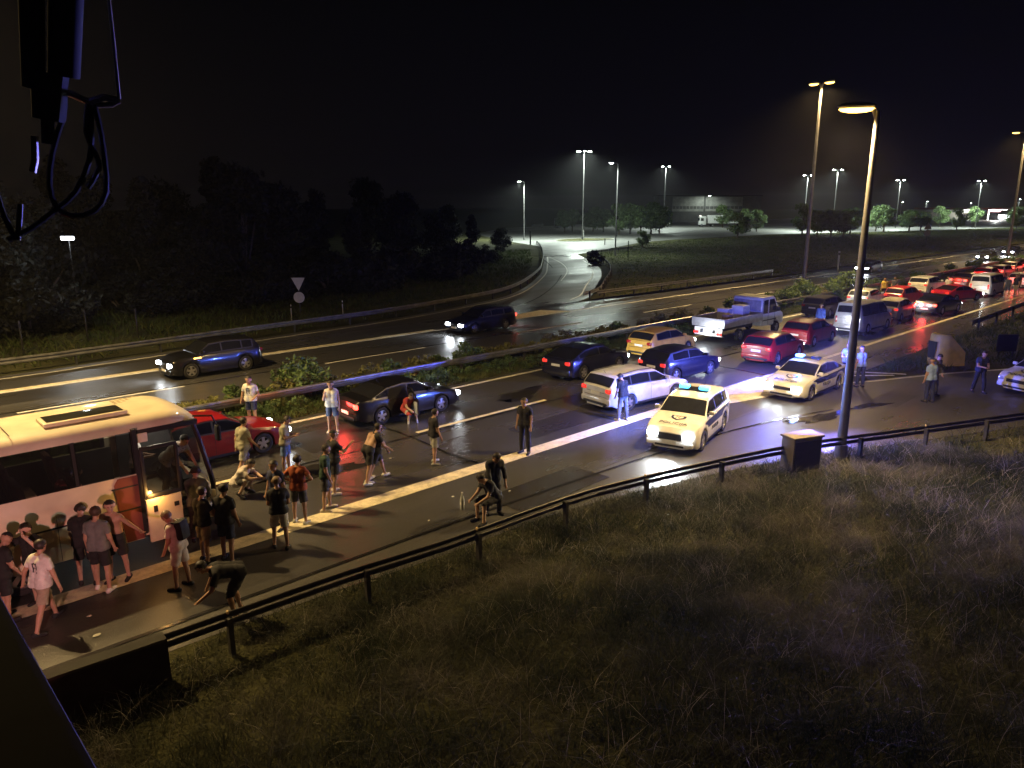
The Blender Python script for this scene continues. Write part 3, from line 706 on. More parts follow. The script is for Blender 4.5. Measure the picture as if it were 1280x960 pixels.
def police_kit(lit, bar=True, hood=True):
    def f(t, s):
        k = s.k; xr1, xf1, xf0 = k['roof'][1][0], k['roof'][-2][0], k['roof'][-1][0]
        for sd in (1,-1):
            b = MB(); s.patch(b, k['rx']-.5, xf0+.2, 5.25, 6.0, sd, .0045, 3); b.build('livery_stripe', M_navy, t)
            c = s.at(0.25, 5.1)
            text('lettering', 'POLICIJA', t, .20, (.05, sd*(c.y+.016), c.z-.07), (-sd,0,0) if sd > 0 else (1,0,0), (0,0,1), M_navy)
        # hood: shield emblem and word
        xa, xb = xf0+.12, xf0+.62
        pa, pb = s.at(xa,10), s.at(xb,10); sl = (pa-pb).normalized()
        def hp(u, y, o=.014):      # u metres down the hood from the cowl
            q = s.at(xa+u, 10); e = s.at(xa+u, 9); tt = min(1, abs(y)/max(e.y,.01)); return Vector((xa+u, y, q.z+(e.z-q.z)*tt+o))
        sh = [(-.02,-.20),(.0,0),(-.02,.20),(.10,.21),(.19,.13),(.28,0),(.19,-.13),(.10,-.21)]
        b = MB(); b.add([hp(.22,0)]+[hp(.07+u*1.45,y*1.25) for u,y in sh], [(0,i+1,(i+1)%8+1) for i in range(8)]); b.build('emblem', M_navy, t)
        b = MB(); b.add([hp(.24,0,.02)]+[hp(.12+u*1.0,y*.85,.02) for u,y in sh], [(0,i+1,(i+1)%8+1) for i in range(8)]); b.build('emblem_field', M_plate, t)
        b = MB()
        for i in range(3):
            for j in range(3):
                if (i+j)%2 == 0: c = hp(.17+.055*i, -.055+.055*j, .026); b.box(c, (.052,.052,.003))
        b.build('emblem_checks', mat('emblem_red',(0.5,0.03,0.03),0.4), t)
        q = hp(.74, 0, .035)
        text('lettering', 'POLICIJA', t, .25, q, (0,1,0), sl, M_navy)
        if bar:
            p = s.at((xr1+xf1)/2+.35, 10); z = p.z+.02
            MB().box((p.x,0,z+.05), (.20,1.04,.05), bev=.02).build('light_bar', M_trim, t)
            m1, m2 = lit
            for sd, m in ((1,m1),(-1,m2)):
                MB().box((p.x,sd*.36,z+.10), (.26,.36,.13), bev=.05).build('beacon', m, t)
            MB().box((p.x,0,z+.09), (.16,.3,.06), bev=.02).build('siren', M_trim, t)
    return f

def in_hull(x, y): return True
WHITE = ('white',(0.72,0.72,0.70)); SILVER = ('silver',(0.50,0.51,0.53),0.35); BLACK = ('black',(0.006,0.006,0.007)); NAVY = ('navy',(0.009,0.010,0.022)); RED = ('red',(0.38,0.012,0.016)); DRED = ('dark_red',(0.20,0.008,0.012)); YEL = ('yellow',(0.55,0.33,0.06)); GREY = ('grey',(0.16,0.16,0.17),0.3); CREAM = ('cream',(0.66,0.62,0.50)); ORANGE = ('orange',(0.55,0.16,0.03))

QG = 'cars queueing on the near carriageway'
car('dark red hatchback stopped between the coach front and the median', 8.15, 21.7, 0, 'liftback', DRED, head=(60,9), tail=None)
sed = car('black saloon with its rear side door open and brake lights lit', 15.07, 21.7, -2, 'sedan', BLACK, head=(35,8), tail='on')
car('dark blue-black estate-tailed saloon behind the yellow hatchback', 25.25, 21.5, 3, 'liftback', NAVY, head=(90,6), tail='dim')
car('yellow hatchback by the median behind the dark blue car', 31.35, 21.75, 0, 'hatch', YEL, head=(110,5), tail=None)
car('dark blue five-door car beside the yellow hatchback', 27.75, 18.25, -4, 'hatch', ('midnight',(0.009,0.009,0.020)), head=(120,5), tail='dim')
car('silver estate car with roof rails beside the man in grey trousers', 22.75, 16.85, -6, 'wagon', ('pale_silver',(0.60,0.60,0.60),0.2), tail='dim', roofrails=True)
car('red hatchback with brown-lit roof just behind the lit police saloon', 34.2, 17.15, 3, 'hatch', ('red_hatch',(0.30,0.012,0.012)), head=(60,5), tail='dim')
car('red compact car beside the man in blue at the van', 39.8, 17.95, 2, 'hatch', ('crimson',(0.28,0.006,0.012)), head=(90,5), tail=None)
car('silver passenger van with dark side windows behind the lamp pole', 46.3, 17.65, -1, 'van', ('van_silver',(0.52,0.52,0.53),0.2), tail=None, cat='van', name='van')
car('small cream hatchback between the silver van and the black car', 52.5, 18.0, 2, 'mini', CREAM, head=(60,5), tail='dim')
car('black car with bright rear plate beside the red coupe', 57.7, 17.0, -5, 'sedan', ('gloss_black',(0.012,0.011,0.014)), head=(90,6), tail='on')
car('red coupe standing askew in front of the white van', 66.2, 18.25, -20, 'coupe', RED, head=(40,5), tail='dim')
car('white sport utility car between the open dark car and the red coupe', 70.0, 21.7, -3, 'suv', WHITE, head=(120,6), tail='dim')
car('white passenger van with people standing at its side', 72.6, 17.8, -1, 'van', ('van_white',(0.70,0.69,0.66)), head=(120,6), tail='dim', cat='van', name='van')
car('dark estate car with raised load cover behind the truck', 51.0, 22.0, 0, 'wagon', ('graphite',(0.03,0.03,0.035)), head=(70,5), tail=None)
car('white hatchback behind the dark estate near the yellow-shirted man', 57.6, 21.9, 3, 'hatch', ('white_b',(0.70,0.70,0.66)), tail='dim')
car('small red car half hidden beside the yellow-shirted man', 60.6, 20.3, -6, 'mini', ('red_small',(0.42,0.03,0.02)), tail='dim')
car('brown-roofed dark saloon just past the white sport utility car', 78.5, 21.0, -4, 'sedan', ('brown',(0.12,0.06,0.03)), head=(90,6), tail='on')
car('red hatchback with lit rear past the brown-roofed saloon', 86.5, 21.4, 0, 'hatch', ('red_far',(0.45,0.02,0.02)), tail='on')
car('white hatchback at the right edge past the white van', 82.0, 17.4, 0, 'hatch', ('white_c',(0.72,0.71,0.68)), tail='on')
fc = [WHITE, GREY, RED, SILVER, BLACK, WHITE, DRED, SILVER, WHITE, RED, BLACK, WHITE, SILVER, RED]
fk = ['hatch','wagon','sedan','suv','hatch','sedan','wagon','hatch','suv','sedan','hatch','wagon','sedan','suv']
for i in range(14):
    lane = i % 2
    x = 91+6.6*(i//2)+(2.2 if lane else 0)
    names = {'hatch':'hatchback','wagon':'estate car','sedan':'saloon','suv':'sport utility car'}
    car('%s %s far back in the glowing queue with its brake lights lit' % (fc[i][0].replace('_',' '), names[fk[i]]), x, 21.6-3.9*lane+0.15*((i*7)%5-2), ((i*5)%7-3), fk[i], fc[i], tail='on', head=(70,5) if i % 3 == 0 else None, detail=False, group=QG)

# moving on the far carriageway
suv = car('black sport utility car with headlights on driving along the far carriageway', 13.0, 33.35, 180, 'suv', ('jet',(0.008,0.008,0.009)), head=(260,14), tail=None)
for sd in (1,): 
    c = _shapes['suv'].at(1.0, 5.8); MB().box((c.x,c.y+.012,c.z), (.34,.03,.05), bev=.012).build('indicator', M_amber, suv)
car('dark car with blue-white headlights driving past the far painted gore', 29.6, 33.6, 180, 'wagon', ('jet_blue',(0.008,0.009,0.02)), head=(420,12), tail='on', roofrails=True)
car('dark car with bright headlights approaching behind the two tall lamp poles', 87.3, 33.3, 180, 'hatch', ('jet_c',(0.010,0.010,0.011)), head=(900,16), tail=None)
car('headlit car leading the pair approaching on the far carriageway', 118.5, 29.7, 180, 'sedan', ('jet_d',(0.010,0.010,0.011)), head=(1600,18), tail=None)
car('headlit car following in the pair on the far carriageway', 133.0, 30.2, 180, 'hatch', ('jet_e',(0.010,0.010,0.011)), head=(1600,18), tail=None)

# police
PW = ('police_white',(0.74,0.74,0.73))
pc1 = car('white police estate facing the camera with pale blue light bar and headlights on', 20.3, 12.85, 196, 'suv', PW, scale=.97, head=(600,7), tail=None, cat='police car', name='police_car', police=police_kit((M_cyan_on, M_cyan_on)))
pc2 = car('white police saloon with intense blue beacon parked on the painted gore', 28.95, 13.0, 181, 'sedan', PW, head=(60,7), tail=None, cat='police car', name='police_car', police=police_kit((M_blue_off, M_blue_on)))
pc3 = car('white police car at the right edge coming up the ramp', 36.35, 6.35, 160, 'hatch', PW, head=None, tail=None, cat='police car', name='police_car', police=police_kit((M_blue_off, M_blue_off)))
lamp_light('beacon_glow', 'SPOT', (.0,-.62,1.78), 1900, (0.10,0.18,1.0), pc1, .1, 150, (.0,-6,1.9), .6)
lamp_light('beacon_glow', 'SPOT', (.0,.62,1.78), 500, (0.10,0.25,1.0), pc1, .1, 120, (.0,6,1.6), .6)
lamp_light('beacon_glow', 'SPOT', (-.2,-.62,1.66), 3700, BLUE, pc2, .1, 156, (-.2,-6,1.75), .5)
lamp_light('beacon_glow', 'SPOT', (.2,-.36,1.66), 3200, BLUE, pc2, .1, 66, (6,-.9,1.9), .6)
lamp_light('beacon_glow', 'SPOT', (.25,.62,1.64), 15000, (0.20,0.17,1.0), pc2, .1, 58, (5.2,5.0,2.75), .5)
lamp_light('beacon_glow', 'SPOT', (-.3,.62,1.64), 2200, BLUE, pc2, .1, 60, (-4.5,4.0,2.4), .6)
lamp_light('beacon_glow', 'SPOT', (.3,.3,1.66), 3200, BLUE, pc2, .1, 40, (7.4,4.4,2.1), .6)
lamp_light('beacon_glow', 'SPOT', (-.9,-.3,1.72), 1700, BLUE, pc2, .1, 70, (-7,.3,2.6), .6)
lamp_light('beacon_flare', 'POINT', (.16,-.36,1.62), 60, (0.06,0.2,1.0), pc2, .06)

# open door of the black saloon (rear right)
s_ = _shapes['sedan']
b = MB(); s_.patch(b, -1.02, -.16, 4.2, 7.86, -1, .009, 5); b.build('dark_door_patch', M_cabin_shade, sed)  # dark patch on the closed shell stands in for the shaded cabin
dr = MB(); dr.box((-.47,0,.32), (.94,.06,.58), bev=.03)
dr.tube([(-.02,0,.6),(-.05,.06,.98),(-.55,.10,1.02),(-.9,.02,.62)], .022, 5)
d = dr.build('door', mat('paint_black'), sed)
d.location = (-.14,-.86,.30); d.rotation_euler = (0,0,R(80))
MB().box((-.47,.035,.30), (.84,.015,.46), bev=.006).build('door_lining', mat('door_lining',(0.30,0.33,0.36),0.5), d)
b = MB(); b.add([(-.06,.01,.62),(-.09,.06,.96),(-.54,.095,1.0),(-.86,.02,.63)], [(0,1,2,3)]); b.build('door_glass', M_glass, d)

# ------------------------------------------------------------------ the coach
M_coach = mat('coach_paint', (0.74,0.66,0.48), 0.42, 0, 0.16, 1.6, coat=0.3)
M_coach_glass = glass_mat('coach_glass', (0.010,0.010,0.012), 0.22)
coach = empty('coach', (0,17.12,0.02), 0, 'cream white coach parked with its front door swung open to the crowd', 'coach')
CX0, CX1 = -7.0, 6.08
def coach_sec(x):
    e = CX1-x; q = max(0,min(1,(0.75-e)/0.75)); w = 1.19*(1-0.10*q**2); sl = 0.0
    zt = 3.14-0.20*q**2.2
    return [(w,.5),(w+.012,1.0),(w+.012,1.5),(w,1.95),(w-.03,2.52),(w-.06,2.84),(w-.10,zt-.17),(w-.22,zt-.07),(w-.5,zt-.02),(0,zt)]
def coach_body():
    xs = [CX0,-5,-3,-1,0.5,1.6,2.9,4.45,5.25,5.45,5.65,5.8,5.95,6.03,CX1]
    n = 10; vs = []; k = 2*n-1
    def fx(x, z):                 # the windscreen leans back above 1.3 m
        q = max(0, (x-4.9)/(CX1-4.9)) if x > 4.9 else 0
        return x - q*max(0, z-1.3)*0.17
    for x in xs:
        s_ = coach_sec(x)
        for y, z in s_: vs.append((fx(x,z), -y, z))
        for y, z in reversed(s_[:-1]): vs.append((fx(x,z), y, z))
    side = []; 
    for i in range(len(xs)-1):
        for j in range(k-1):
            low = j < 5; lowL = j >= k-1-5
            band = j in (3,4); bandL = (k-2-j) in (3,4)
            xm = (xs[i]+xs[i+1])/2
            if low and xm > 4.45: continue                    # door bay
            if (band or bandL) and -6.0 < xm < 4.45: continue   # window band
            side.append((i*k+j, (i+1)*k+j, (i+1)*k+j+1, i*k+j+1))
    b = MB(); b.add(vs, side)
    # rear wall, floor, front panel below the windscreen
    b.add([vs[j] for j in range(k)], [tuple(range(k))])
    L = (len(xs)-1)*k
    y0 = 1.06
    b.box((5.98,.13,.88), (.16,1.98,.76), bev=.06)
    b.box((-1.2,0,.93), (11.5,2.3,.06)); b.box((5.35,.35,.93),(1.3,1.55,.06)); b.box((5.2,0,.55),(1.6,2.2,.07))
    return b.build('body', M_coach, coach, angle=40), fx
cb, cfx = coach_body()
MB().box((5.08,-.95,.72),(.9,.42,.06),bev=.01).box((5.08,-.62,.86),(.9,.3,.06),bev=.01).build('entrance_step', M_trim, coach)
# panes (each between pillars), pillars and roof trim
for sd in (-1,1):
    wy = lambda z: sd*(1.19+.006-(max(0,z-1.95))*.058)
    edges = [-6.0,-4.55,-2.9,-1.25,.4,2.0,3.35,4.45]
    for a, c in zip(edges[:-1], edges[1:]):
        b = MB(); b.add([(a+.03,wy(1.97),1.97),(c-.03,wy(1.97),1.97),(c-.03,wy(2.82),2.82),(a+.03,wy(2.82),2.82)], [(0,1,2,3)])
        b.build('window', M_coach_glass, coach, smooth=False)
    for a in edges:
        MB().add([(a-.05,wy(1.95)-sd*.012,1.95),(a+.05,wy(1.95)-sd*.012,1.95),(a+.05,wy(2.85)-sd*.012,2.85),(a-.05,wy(2.85)-sd*.012,2.85)],[(0,1,2,3)]).build('pillar', M_trim, coach, smooth=False)
MB().box((-1.2,-1.209,1.225),(11.3,.012,.035)).box((4.18,-1.209,1.72),(.5,.024,.03)).build('panel_seam', M_trim, coach)
M_coach_red = mat('coach_red_panel', (0.21,0.06,0.05), 0.4, 0, 0.1, 2)
MB().add([(4.10,-1.213,.52),(4.44,-1.213,.52),(4.44,-1.213,1.93),(4.06,-1.213,1.93),(3.98,-1.213,1.80),(4.02,-1.213,1.24)],[(0,1,2,3,4,5)]).build('red_side_panel', M_coach_red, coach, smooth=False)
# door, swung out and parked back along the side
door = MB().box((4.86,-1.36,.92),(.72,.07,.96),bev=.03).build('door', M_coach, coach)
b = MB(); b.box((4.86,-1.36,1.46),(.74,.08,.10),bev=.02); b.box((4.52,-1.36,1.96),(.07,.08,1.08),bev=.02); b.box((5.21,-1.36,1.96),(.07,.08,1.08),bev=.02); b.box((4.86,-1.36,2.5),(.74,.08,.08),bev=.02)
b.build('door_frame', M_trim, door)
MB().add([(4.53,-1.385,1.5),(5.19,-1.385,1.5),(5.19,-1.385,2.47),(4.53,-1.385,2.47)],[(0,1,2,3)]).build('door_glass', M_coach_glass, door, smooth=False)
MB().box((4.67,-1.40,1.17),(.08,.02,.14),bev=.01).box((5.1,-1.40,1.17),(.10,.02,.10),bev=.01).build('handle', M_trim, door)
MB().box((4.62,-1.225,1.47),(.10,.04,.07),bev=.015).build('indicator', M_amber, coach)
lamp_light('indicator_glow','POINT',(4.62,-1.5,1.5),12,(1.0,.5,.12),coach,.05)
# door bay frame, windscreen, front pillar, dashboard
b = MB(); b.box((4.48,-1.16,1.75),(.09,.09,2.3)); b.tube([(6.03,-1.0,.55),(6.05,-1.02,1.3),(5.86,-.98,2.3),(5.74,-.96,2.78)],[.05,.06,.055,.05],8); b.box((5.15,-1.09,2.80),(1.3,.10,.12),bev=.03)
b.build('door_bay_frame', M_trim, coach)
b = MB(); b.box((4.62,-1.12,2.68),(.26,.07,.2),bev=.02); b.build('header_panel', M_coach, coach)
b = MB(); ys = np.linspace(-1.0,1.05,7); vs = []
for z in (1.28,1.8,2.35,2.80):
    for y in ys: vs.append((cfx(CX1,z)+.02-.10*abs(y/1.05)**2.5, y, z))
b.add(vs, [(i*7+j,i*7+j+1,(i+1)*7+j+1,(i+1)*7+j) for i in range(3) for j in range(6)]); b.build('windscreen', M_coach_glass, coach)
MB().box((5.72,.35,1.15),(.45,1.4,.30),bev=.08).build('dashboard', M_trim, coach)
MB().tube([(5.35+.18*math.cos(t)*.6,.55+.2*math.sin(t),1.42+.18*math.cos(t)*.5) for t in np.linspace(0,2*math.pi,15)], .015, 5).build('steering_wheel', M_trim, coach)
b = MB(); b.box((6.02,-.99,1.02),(.10,.24,.26),bev=.05); b.build('front_corner_panel', M_coach, coach)
for yy in (.9,-.75): MB().box((6.06,yy,.85),(.06,.28,.14),bev=.03).build('headlight', M_lens, coach)
b = MB(); b.tube([(5.75,-1.0,2.9),(6.12,-1.12,2.86),(6.2,-1.16,2.62)], .022, 6); b.box((6.2,-1.17,2.46),(.10,.17,.36),bev=.04); b.build('wing_mirror', M_trim, coach)
lamp_light('entrance_bulb','POINT',(5.25,.1,2.7),20,(1.0,.88,.7),coach,.12)
lamp_light('cabin_bulb','POINT',(2.6,0,2.72),3,(1.0,.85,.7),coach,.2)
# roof hatch and patched panel
b = MB(); b.box((3.78,-0.40,3.165),(1.55,.66,.09),bev=.04); b.build('roof_hatch', M_coach, coach)
MB().box((3.78,-0.40,3.215),(1.40,.52,.02),bev=.009).build('hatch_glass', M_coach_glass, coach)
M_soot = mat('roof_grime', (0.36,0.30,0.20), 0.8, 0, 0.5, 14)
b = MB()
for i in range(7): b.box((4.62+.1*i,.42+.02*i,3.128-.0006*i*i),(.075,.52+.05*(i%3),.006))
b.build('roof_vent', M_soot, coach)
MB().box((5.36,-.93,3.0),(.22,.12,.05),bev=.02).build('marker_light', mat('marker_lit',(0.9,0.9,0.9),0.3,emit=(1,.95,.85),estr=3), coach)
for wx in (4.0-8.2, 3.0-.0):
    if wx > 0: continue
    for sd in (1,-1): wheel(coach, wx, sd*1.03, .47, .26)
for sd in (1,-1): pass
for sd in (1,-1): wheel(coach, 2.2, sd*1.02, .46, .26)
M_cseat = mat('coach_seat', (0.07,0.03,0.035), 0.9, 0, 0.4, 12)
for i in range(10):
    x = 3.55-.86*i
    for y in (-.70,.70):
        st = MB().box((x,y,1.38),(.46,.78,.14),bev=.05).build('passenger_seat', M_cseat, coach)
        MB().box((x-.25,y,1.80),(.12,.78,.76),ry=-.15,bev=.05).build('seat_back', M_cseat, st)
MB().box((-1.2,0,2.83),(11.2,2.1,.03)).build('ceiling_lining', M_trim, coach)

M_lin = mat('coach_lining',(0.05,0.05,0.055),0.8,0,0.2,5)  # dark linings added to keep the coach interior dim
for sd in (1,): MB().box((-1.0,sd*1.15,1.45),(11.2,.03,.98)).build('wall_lining', M_lin, coach)
MB().box((-1.0,0,.975),(11.6,2.2,.02)).build('floor_covering', M_lin, coach)
MB().box((5.3,1.02,1.95),(1.2,.03,1.7)).build('cab_lining', M_lin, coach)
# ------------------------------------------------------------------ dropside truck
tk = empty('truck', (39.0,21.75,0.02), 0, 'white crew-cab dropside truck with blue-lit cab back and load in the tray', 'truck')
M_tw = mat('truck_white', (0.70,0.70,0.69), 0.35, 0, 0.08, 2, coat=0.4)
M_alu = mat('dropside_aluminium', (0.42,0.42,0.42), 0.4, 0.5, 0.15, 4)
prof = [(.75,.55),(.75,2.08),(.85,2.2),(2.05,2.22),(2.25,2.12),(2.85,1.36),(3.3,1.15),(3.42,.95),(3.42,.5),(2.95,.5),(2.88,.75),(2.6,.9),(2.32,.75),(2.25,.5)]
b = MB(); b.prism(prof,-.93,.93); cabm = b.build('cab', M_tw, tk, angle=30)
md = cabm.modifiers.new('edge','BEVEL'); md.width = .06; md.segments = 2; md.limit_method = 'ANGLE'
for sd in (1,-1):
    for po in ([(.92,1.25),(.92,2.02),(1.45,2.05),(1.45,1.25)],[(1.58,1.25),(1.58,2.05),(2.12,2.05),(2.62,1.38),(2.62,1.25)]):
        MB().add([(x,sd*.937,z) for x,z in po],[tuple(range(len(po)))]).build('side_window', M_glass, tk, smooth=False)
    b = MB(); [b.box((xx,sd*.934,1.25),(.015,.008,1.35)) for xx in (.86,1.52,2.3)]; b.box((1.7,sd*.936,.86),(1.6,.01,.05)); b.build('door_seam', M_trim, tk)
    MB().box((2.45,sd*1.06,1.45),(.1,.2,.28),bev=.04).build('wing_mirror', M_trim, tk)
    MB().box((3.40,sd*.7,.88),(.08,.3,.2),bev=.04).build('headlight', M_lens, tk)
    for ax in (2.6,-1.55): wheel(tk, ax, sd*.85, .34, .22)
    MB().box((-3.40,sd*.72,.55),(.05,.3,.14),bev=.02).build('taillight', M_tail_dim, tk)
b = MB(); b.add([(2.30,-.8,2.09),(2.30,.8,2.09),(2.83,.82,1.41),(2.83,-.82,1.41)],[(0,1,2,3)]); w_ = b.build('windscreen', M_glass, tk, smooth=False); w_.location = (.012,0,.012)
MB().box((.735,0,1.72),(.02,1.72,.62),bev=.008).build('cab_back_panel', mat('grey_tarp',(0.30,0.30,0.34),0.6,0,0.25,5), tk)
MB().box((-1.35,0,.93),(4.1,2.0,.10),bev=.02).build('tray_floor', M_alu, tk)
for sd in (1,-1): MB().box((-1.35,sd*1.0,1.17),(4.1,.04,.40),bev=.015).build('dropside', M_alu, tk)
MB().box((-3.38,0,1.17),(.04,2.0,.40),bev=.015).build('tailboard', M_alu, tk)
b = MB(); b.box((-1.2,.35,.66),(4.6,.10,.18)); b.box((-1.2,-.35,.66),(4.6,.10,.18)); b.box((-3.25,0,.42),(.10,1.8,.10)); b.build('chassis', M_trim, tk)
MB().box((-3.32,0,.62),(.03,1.7,.42)).build('rear_skirt', M_tw, tk); MB().box((-3.345,0,.45),(.012,.5,.11)).build('rear_plate', M_plate, tk)
def crate(x, y, w, d, h, label, m):
    o = empty('appliance_crate', (39.0+x,21.75+y,1.0), 0, label, 'crate')
    MB().box((0,0,h/2),(w,d,h),bev=.02).build('casing', m, o)
    b = MB(); b.box((0,-d/2-.006,h*.5),(w*.82,.012,h*.8)); b.build('front_panel', mat('crate_panel',(0.5,0.5,0.5),0.5), o)
crate(-.35,-.2,.8,.7,.85,'white box-shaped cabinet loaded against the truck cab', M_tw)
crate(-1.2,.3,.62,.62,.7,'second white cabinet loaded beside the taller one on the truck', M_tw)
MB_ = MB(); MB_.box((0,0,.25),(.5,.4,.5),bev=.015); o = MB_.build('cardboard_box', mat('cardboard',(0.32,0.22,0.12),0.85,0,0.2,6)); o.location = (37.0,21.4,1.0); tag(o,'brown cardboard box standing in the truck tray','box')
lamp_light('truck_rear_fill','POINT',(-3.9,-.1,.75),45,(0.9,0.97,1.0),tk,.15)  # added light, stands in for following headlights on the truck rear

# ------------------------------------------------------------------ street lamps
M_pole = mat('lamp_pole_steel', (0.20,0.20,0.20), 0.5, 0.5, 0.2, 3)
M_head = mat('lamp_housing', (0.25,0.25,0.25), 0.5, 0.3, 0.15, 4)
M_sod = mat('sodium_diffuser', (1,.8,.4), 0.3, 0, 0.02, emit=(1.0,0.56,0.10), estr=7)
M_wht = mat('white_diffuser', (1,1,.95), 0.3, 0, 0.02, emit=(0.9,1.0,0.92), estr=60)
def street_lamp(x, y, h, heads, energy, color, diff, label, r=0.11, size=(.75,.3), light=True, group=None, cone=150):
    t = empty('street_lamp', (x,y,0), 0, label, 'street lamp', group)
    b = MB(); b.cyl((0,0,0),(0,0,.5),r*1.5,r*1.45,12); b.cyl((0,0,.5),(0,0,h-.1),r*1.1,r*.55,12); b.build('pole', M_pole, t)
    for a, reach in heads:
        d = Vector((math.cos(a), math.sin(a), 0)); tip = Vector((0,0,h))+d*reach
        MB().tube([(0,0,h-.35),Vector((0,0,h-.05))+d*.12,Vector((0,0,h))+d*reach*.6,tip], r*.42, 6).build('arm', M_pole, t)
        hd = MB().ball((0,0,.03),(size[0]/2,size[1]/2,.11),14,6).build('lamp_head', M_head, t)
        hd.location = tip+d*size[0]*.4; hd.rotation_euler = (0,0,a)
        MB().ball((0,0,-.045),(size[0]*.46,size[1]*.46,.10),14,6).build('diffuser', diff, hd)
        if light:
            lamp_light('lamp_bulb','SPOT', hd.location+Vector((0,0,-.22)), energy, color, t, .18, cone, hd.location+Vector((d.x*.6,d.y*.6,-5)), .9)
    return t
Ln = at(1050,575)
street_lamp(Ln.x, Ln.y, 9.95, [(R(118),.12)], 8000, SODIUM, M_sod, 'tall sodium street lamp on the near grass bank beside the grey cabinet', .125, (1.0,.36))
street_lamp(57.3,26.7,16.2,[(R(90),.28),(R(-90),.28)], 11000, SODIUM, M_sod, 'twin-headed sodium lamp in the median among the rounded bushes', .15, (.8,.4))
street_lamp(115.9,26.7,16.4,[(R(90),.75),(R(-90),.75)], 12000, SODIUM, M_sod, 'sodium lamp at the right edge over the far queue', .16, (.9,.45))
street_lamp(.6,26.7,16.2,[(R(90),.75),(R(-90),.75)], 13500, SODIUM, M_sod, 'twin-headed sodium lamp in the median to the left of the coach, outside the picture', .15, (.9,.4))
street_lamp(174,26.7,16.4,[(R(90),.75),(R(-90),.75)], 12000, SODIUM, M_sod, 'sodium lamp in the median beyond the right edge, outside the picture', .15, (.9,.4))
WL = [(655,300,227,1,9000,'single white lamp beside the access road before the dark wood'),
      (728,300,189,3,10000,'tall bright white lamp standing in the kerbed island'),
      (769,320,204,1,3500,'slim white lamp with purple-lit foot beside the access road curve'),
      (829,285,208,2,9000,'white twin lamp behind the row of lit trees'),
      (1004,288,219,2,9000,'white twin lamp just left of the tall median lamp pole'),
      (1040,290,212,2,11000,'white twin lamp rising behind the dark tree clump'),
      (1119,285,225,2,9000,'white twin lamp right of the tall near lamp pole'),
      (1219,285,226,2,9000,'white twin lamp above the service station')]
for px, b_, tp, nh, en, lb in WL:
    p = at(px, b_); lo, hi = 1.0, 60.0
    dirv = Vector((p.x,p.y)); dist = dirv.length
    # height from the picture row of the lamp head
    def row(z):
        v = np.array([p.x,p.y,z-CAM_H]); return 480-FPX*(v@_up)/(v@_fw)
    for _ in range(50):
        m_ = (lo+hi)/2
        if row(m_) > tp: lo = m_
        else: hi = m_
    hs = {1:[(R(180),1.2)],2:[(R(136),.7),(R(-44),.7)],3:[(R(136),.8),(R(-44),.8),(R(226),.7)]}[nh]
    street_lamp(p.x, p.y, lo, hs, en*2.4, WHITE_LAMP, M_wht, lb, .13 if nh > 1 else .10, (.9,.5), group=None, cone=165)
for px, b_, h, lb in ((1125,272,9.0,'small distant white lamp right of the twin lamp by the near pole'),(1156,271,9.5,'small distant white lamp midway along the far lot'),(1211,270,8.5,'faint distant lamp left of the service station lamp'),(1271,270,11,'distant white lamp at the right edge behind the sodium pole')):
    p = at(px, b_); street_lamp(p.x, p.y, h, [(R(226),.6)], 9000, WHITE_LAMP, M_wht, lb, .12, (1.0,.6), light=(px in (1156,1271)))

# ------------------------------------------------------------------ lorry, warehouse, service station, parked cars
def face_angle(px): return R(136)
lp = at(878,283.5)
lr = empty('lorry', (lp.x,lp.y,0.02), R(136), 'white articulated lorry with long box trailer parked on the lot', 'lorry')
b = MB(); b.box((.2,0,2.0),(2.3,2.5,2.7),bev=.2); b.box((.1,0,3.4),(1.9,2.3,.5),bev=.2); b.build('cab', M_tw, lr)
MB().add([(1.362,-1.1,2.0),(1.362,1.1,2.0),(1.362,1.1,3.0),(1.362,-1.1,3.0)],[(0,1,2,3)]).build('windscreen', M_glass, lr, smooth=False)
for sd in (1,-1):
    MB().add([(.0,sd*1.262,2.0),(1.1,sd*1.262,2.0),(.95,sd*1.262,2.9),(.0,sd*1.262,2.9)],[(0,1,2,3)]).build('side_window', M_glass, lr, smooth=False)
    for ax in (.6,-3.2,-12.5,-13.8,-15.1): wheel(lr, ax, sd*1.1, .5, .3)
    MB().box((1.37,sd*.9,1.1),(.06,.35,.2),bev=.03).build('headlight', M_lens, lr)
MB().box((-8.7,0,2.55),(14.2,2.5,2.75),bev=.05).build('box_trailer', M_tw, lr)
MB().box((-8.0,0,1.0),(15.0,1.0,.3)).build('chassis', M_trim, lr)
MB().box((-8.7,1.26,2.6),(2.2,.012,.8)).box((-8.7,-1.26,2.6),(2.2,.012,.8)).build('trailer_emblem', mat('emblem_grey',(0.35,0.36,0.4),0.5,0,0.3,3), lr)
MB().box((.9,0,3.72),(.3,1.6,.12),bev=.04).build('roof_marker', mat('marker_lit'), lr)

c0 = at(905,279.2); A = R(46.3-90)          # facade runs along the picture plane
wh = empty('warehouse', (c0.x+20,c0.y+22,0), A, 'long flat-roofed warehouse with two large pale panels behind the lorry', 'warehouse')
M_clad = mat('grey_cladding', (0.22,0.22,0.21), 0.7, 0, 0.2, 0.3)
MB().box((2,6,5.6),(46,12,11.2),bev=.1).build('wall', M_clad, wh)
MB().box((2,6,11.35),(46.8,12.8,.3)).build('roof', M_trim, wh)
M_panel = mat('pale_panel', (0.62,0.62,0.58), 0.7, 0, 0.25, 0.5)
for x0, w_, h_ in ((-7.6,14,6.4),(8.5,16.5,6.2)): 
    pn = MB().box((x0,-.06,8.0-.3),(w_,.12,h_),bev=.02).build('facade_panel', M_panel, wh)
    b = MB(); [b.box((x0-w_/2+w_*(i+.5)/9,-.13,6.2),(w_/9-.25,.02,1.2)) for i in range(9)]; b.build('facade_grille', M_clad, pn)
